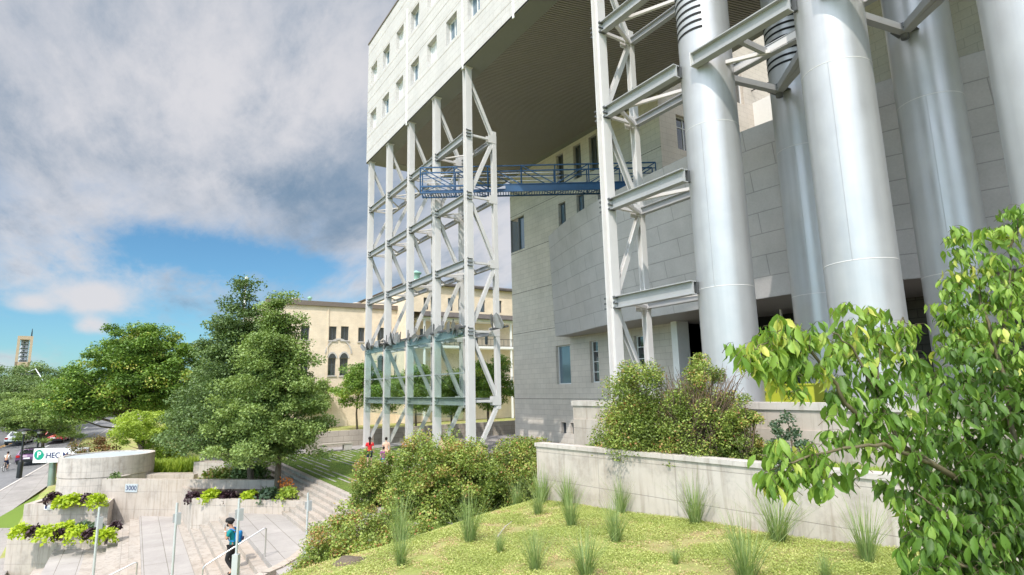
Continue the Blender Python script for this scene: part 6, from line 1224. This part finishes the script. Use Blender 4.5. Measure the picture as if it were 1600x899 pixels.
# ------------------------------------------------------------------ vehicles on the street
def car(px, py, v, length, width, height, mat, label, toward=1, hatch=False):
    p = onv(px, py, v); z = zstreet(p[0], p[1]); t_ = thing('parked_car' if hatch else 'moving_car', (p[0], p[1], z), label, 'car', rz=math.atan2(sdir[1], sdir[0]))
    L_, W_, H_ = length, width, height
    prof = [(-L_/2, .35), (-L_/2+.02, .75), (-L_/2+.12, H_*.62), (-L_/2+.75 if not hatch else -L_/2+.18, H_*.66), (-L_/2+1.25 if not hatch else -L_/2+.5, H_-.04), (-.2, H_), (.5, H_-.05), (1.15, H_*.68), (L_/2-.15, H_*.55), (L_/2, .62), (L_/2, .32)]
    secs = [(-1, .0, 1), (-.93, .04, 1), (0, .05, 1), (.93, .04, 1), (1, .0, 1)]; m_ = MB(); rows_ = []
    for (u, lift, _) in secs:
        rows_.append([(x*(1-.015*abs(u)), u*W_/2*(1 if z_ < H_*.68 else .80), z_+(lift-.05 if z_ > H_*.6 else 0)) for x, z_ in prof])
    n_ = len(prof); vs = [q for r in rows_ for q in r]; fs = [(i*n_+j, i*n_+j+1, (i+1)*n_+j+1, (i+1)*n_+j) for i in range(len(secs)-1) for j in range(n_-1)]
    fs += [tuple(range(n_))[::-1], tuple(range((len(secs)-1)*n_, len(secs)*n_))]+[(i*n_, (i+1)*n_, (i+1)*n_+n_-1, i*n_+n_-1) for i in range(len(secs)-1)]
    m_.add(vs, fs, False); b_o = mk(m_, 'body', mat, t_)
    m_ = MB(); xr0, xr1 = prof[3][0], prof[4][0]; z0_, z1_ = H_*.69, H_-.10; w2 = W_*.38
    m_.quad((xr0-.02, w2, z0_), (xr0-.02, -w2, z0_), (xr1-.03, -w2*.9, z1_), (xr1-.03, w2*.9, z1_)); m_.quad((1.14, -w2, H_*.71), (1.14, w2, H_*.71), (.55, w2*.9, H_-.09), (.55, -w2*.9, H_-.09))
    for s_ in (-1, 1): m_.quad((xr0+.25, s_*W_*.405, H_*.70), (1.0, s_*W_*.405, H_*.70), (.4, s_*W_*.403, H_-.13), (xr1+.15, s_*W_*.403, H_-.13))
    mk(m_, 'car_window', 'car_glass', t_)
    for x in (-L_/2+.8, L_/2-.85):
        for s_ in (-1, 1):
            m_ = MB(); c_ = V(x, s_*(W_/2-.09), .32); m_.tube([c_-V(0, .11, 0), c_+V(0, .11, 0)], .32, 18); w_o = mk(m_, 'wheel', 'black_paint', t_); m_ = MB(); m_.tube([c_+V(0, s_*.105, 0), c_+V(0, s_*.12, 0)], .19, 12); mk(m_, 'rim', 'stainless', w_o)
    for s_ in (-1, 1): m_ = MB(); m_.box(-L_/2-.02, -L_/2+.1, s_*W_*.40-.14, s_*W_*.40+.14, .72, .92); mk(m_, 'tail_light', 'tail_light', t_)
    m_ = MB(); m_.box(-L_/2-.05, -L_/2+.2, -W_*.47, W_*.47, .28, .5); mk(m_, 'bumper', 'black_paint', t_); m_ = MB(); m_.box(-L_/2-.03, -L_/2+.05, -.25, .25, .56, .7); mk(m_, 'number_plate', 'sign_white', t_)
def mk(m_, name, mat, parent):
    o = m_.build(name, mat); o.parent = parent; return o
car(31, 691, 72, 4.5, 1.85, 1.6, 'car_white', 'white car driving away up the street near the orange line', hatch=False)
car(52, 716, 59, 4.2, 1.75, 1.5, 'car_plum', 'plum coloured car parked at the kerb behind the white signboard', hatch=True)
car(89, 695, 73, 4.4, 1.8, 1.55, 'car_red', 'red car parked under the street trees above the signboard', hatch=True)
mb = MB(); p = onv(87.5, 745, 44); q = onv(88.2, 718, 44); mb.tube([(p[0], p[1], zstreet(p[0], p[1])), q], .17, 10); mb.lathe(q, [(.17, 0), (.1, .12), (0, .16)], 10); tag(mb.build('bollard', 'car_red'), 'red post on the pavement right behind the sign pole', 'post')
# cyclist
cb = onv(8.5, 735, 55); cz = zstreet(cb[0], cb[1])+.01; rzc = facing(sdir[0], sdir[1]); bt = thing('bicycle', (cb[0], cb[1], cz), 'bicycle ridden up the road at the left edge', 'bicycle', rz=rzc)
for y in (-.5, .52):
    m_ = MB(); pts = [(0, y+.33*math.cos(a), .34+.33*math.sin(a)) for a in np.linspace(0, 2*math.pi, 25)]; m_.tube(pts, .02, 6, False); wh = mk(m_, 'wheel', 'black_paint', bt); m_ = MB()
    for a in np.linspace(0, math.pi, 8, endpoint=False): m_.bar((0, y+.31*math.cos(a), .34+.31*math.sin(a)), (0, y-.31*math.cos(a), .34-.31*math.sin(a)), .006, .006)
    mk(m_, 'spokes', 'stainless', wh)
m_ = MB()
for a, b in [((0, -.5, .34), (0, -.15, .82)), ((0, -.5, .34), (0, -.05, .32)), ((0, -.05, .32), (0, -.17, .9)), ((0, -.05, .32), (0, .38, .78)), ((0, -.15, .80), (0, .36, .85)), ((0, .36, .92), (0, .52, .34))]: m_.tube([a, b], .018, 6)
mk(m_, 'frame', 'dark_metal', bt); m_ = MB(); m_.tube([(-.24, .32, .98), (0, .38, .98), (.24, .32, .98)], .014, 6); m_.tube([(0, .36, .85), (0, .38, .98)], .014, 6); mk(m_, 'handlebar', 'dark_metal', bt); m_ = MB(); m_.box(-.07, .07, -.3, -.05, .9, .95); mk(m_, 'saddle', 'black_paint', bt)
cyc = dict(waist=(0, -.08, 1.10), chest=(0, .04, 1.28), neck0=(0, .12, 1.42), neck=(0, .16, 1.47), head=(0, .19, 1.54), crown=(0, .2, 1.64), shL=(-.17, .1, 1.36), shR=(.17, .1, 1.36), elL=(-.22, .2, 1.15), elR=(.22, .2, 1.15), wrL=(-.22, .32, 1.03), wrR=(.22, .32, 1.03),
           hipL=(-.09, -.14, .93), hipR=(.09, -.14, .93), knL=(-.11, .18, .78), knR=(.11, .12, .55), anL=(-.11, .05, .42), anR=(.11, -.04, .22), toL=(-.11, .17, .38), toR=(.11, .08, .18))
person((cb[0], cb[1], cz), rzc, 1.75, cyc, 'cyclist in a white shirt and dark shorts riding up the road', 'skin', 'white_cloth', 'navy_cloth', 'black_cloth', 'hair_dark', legs='short')
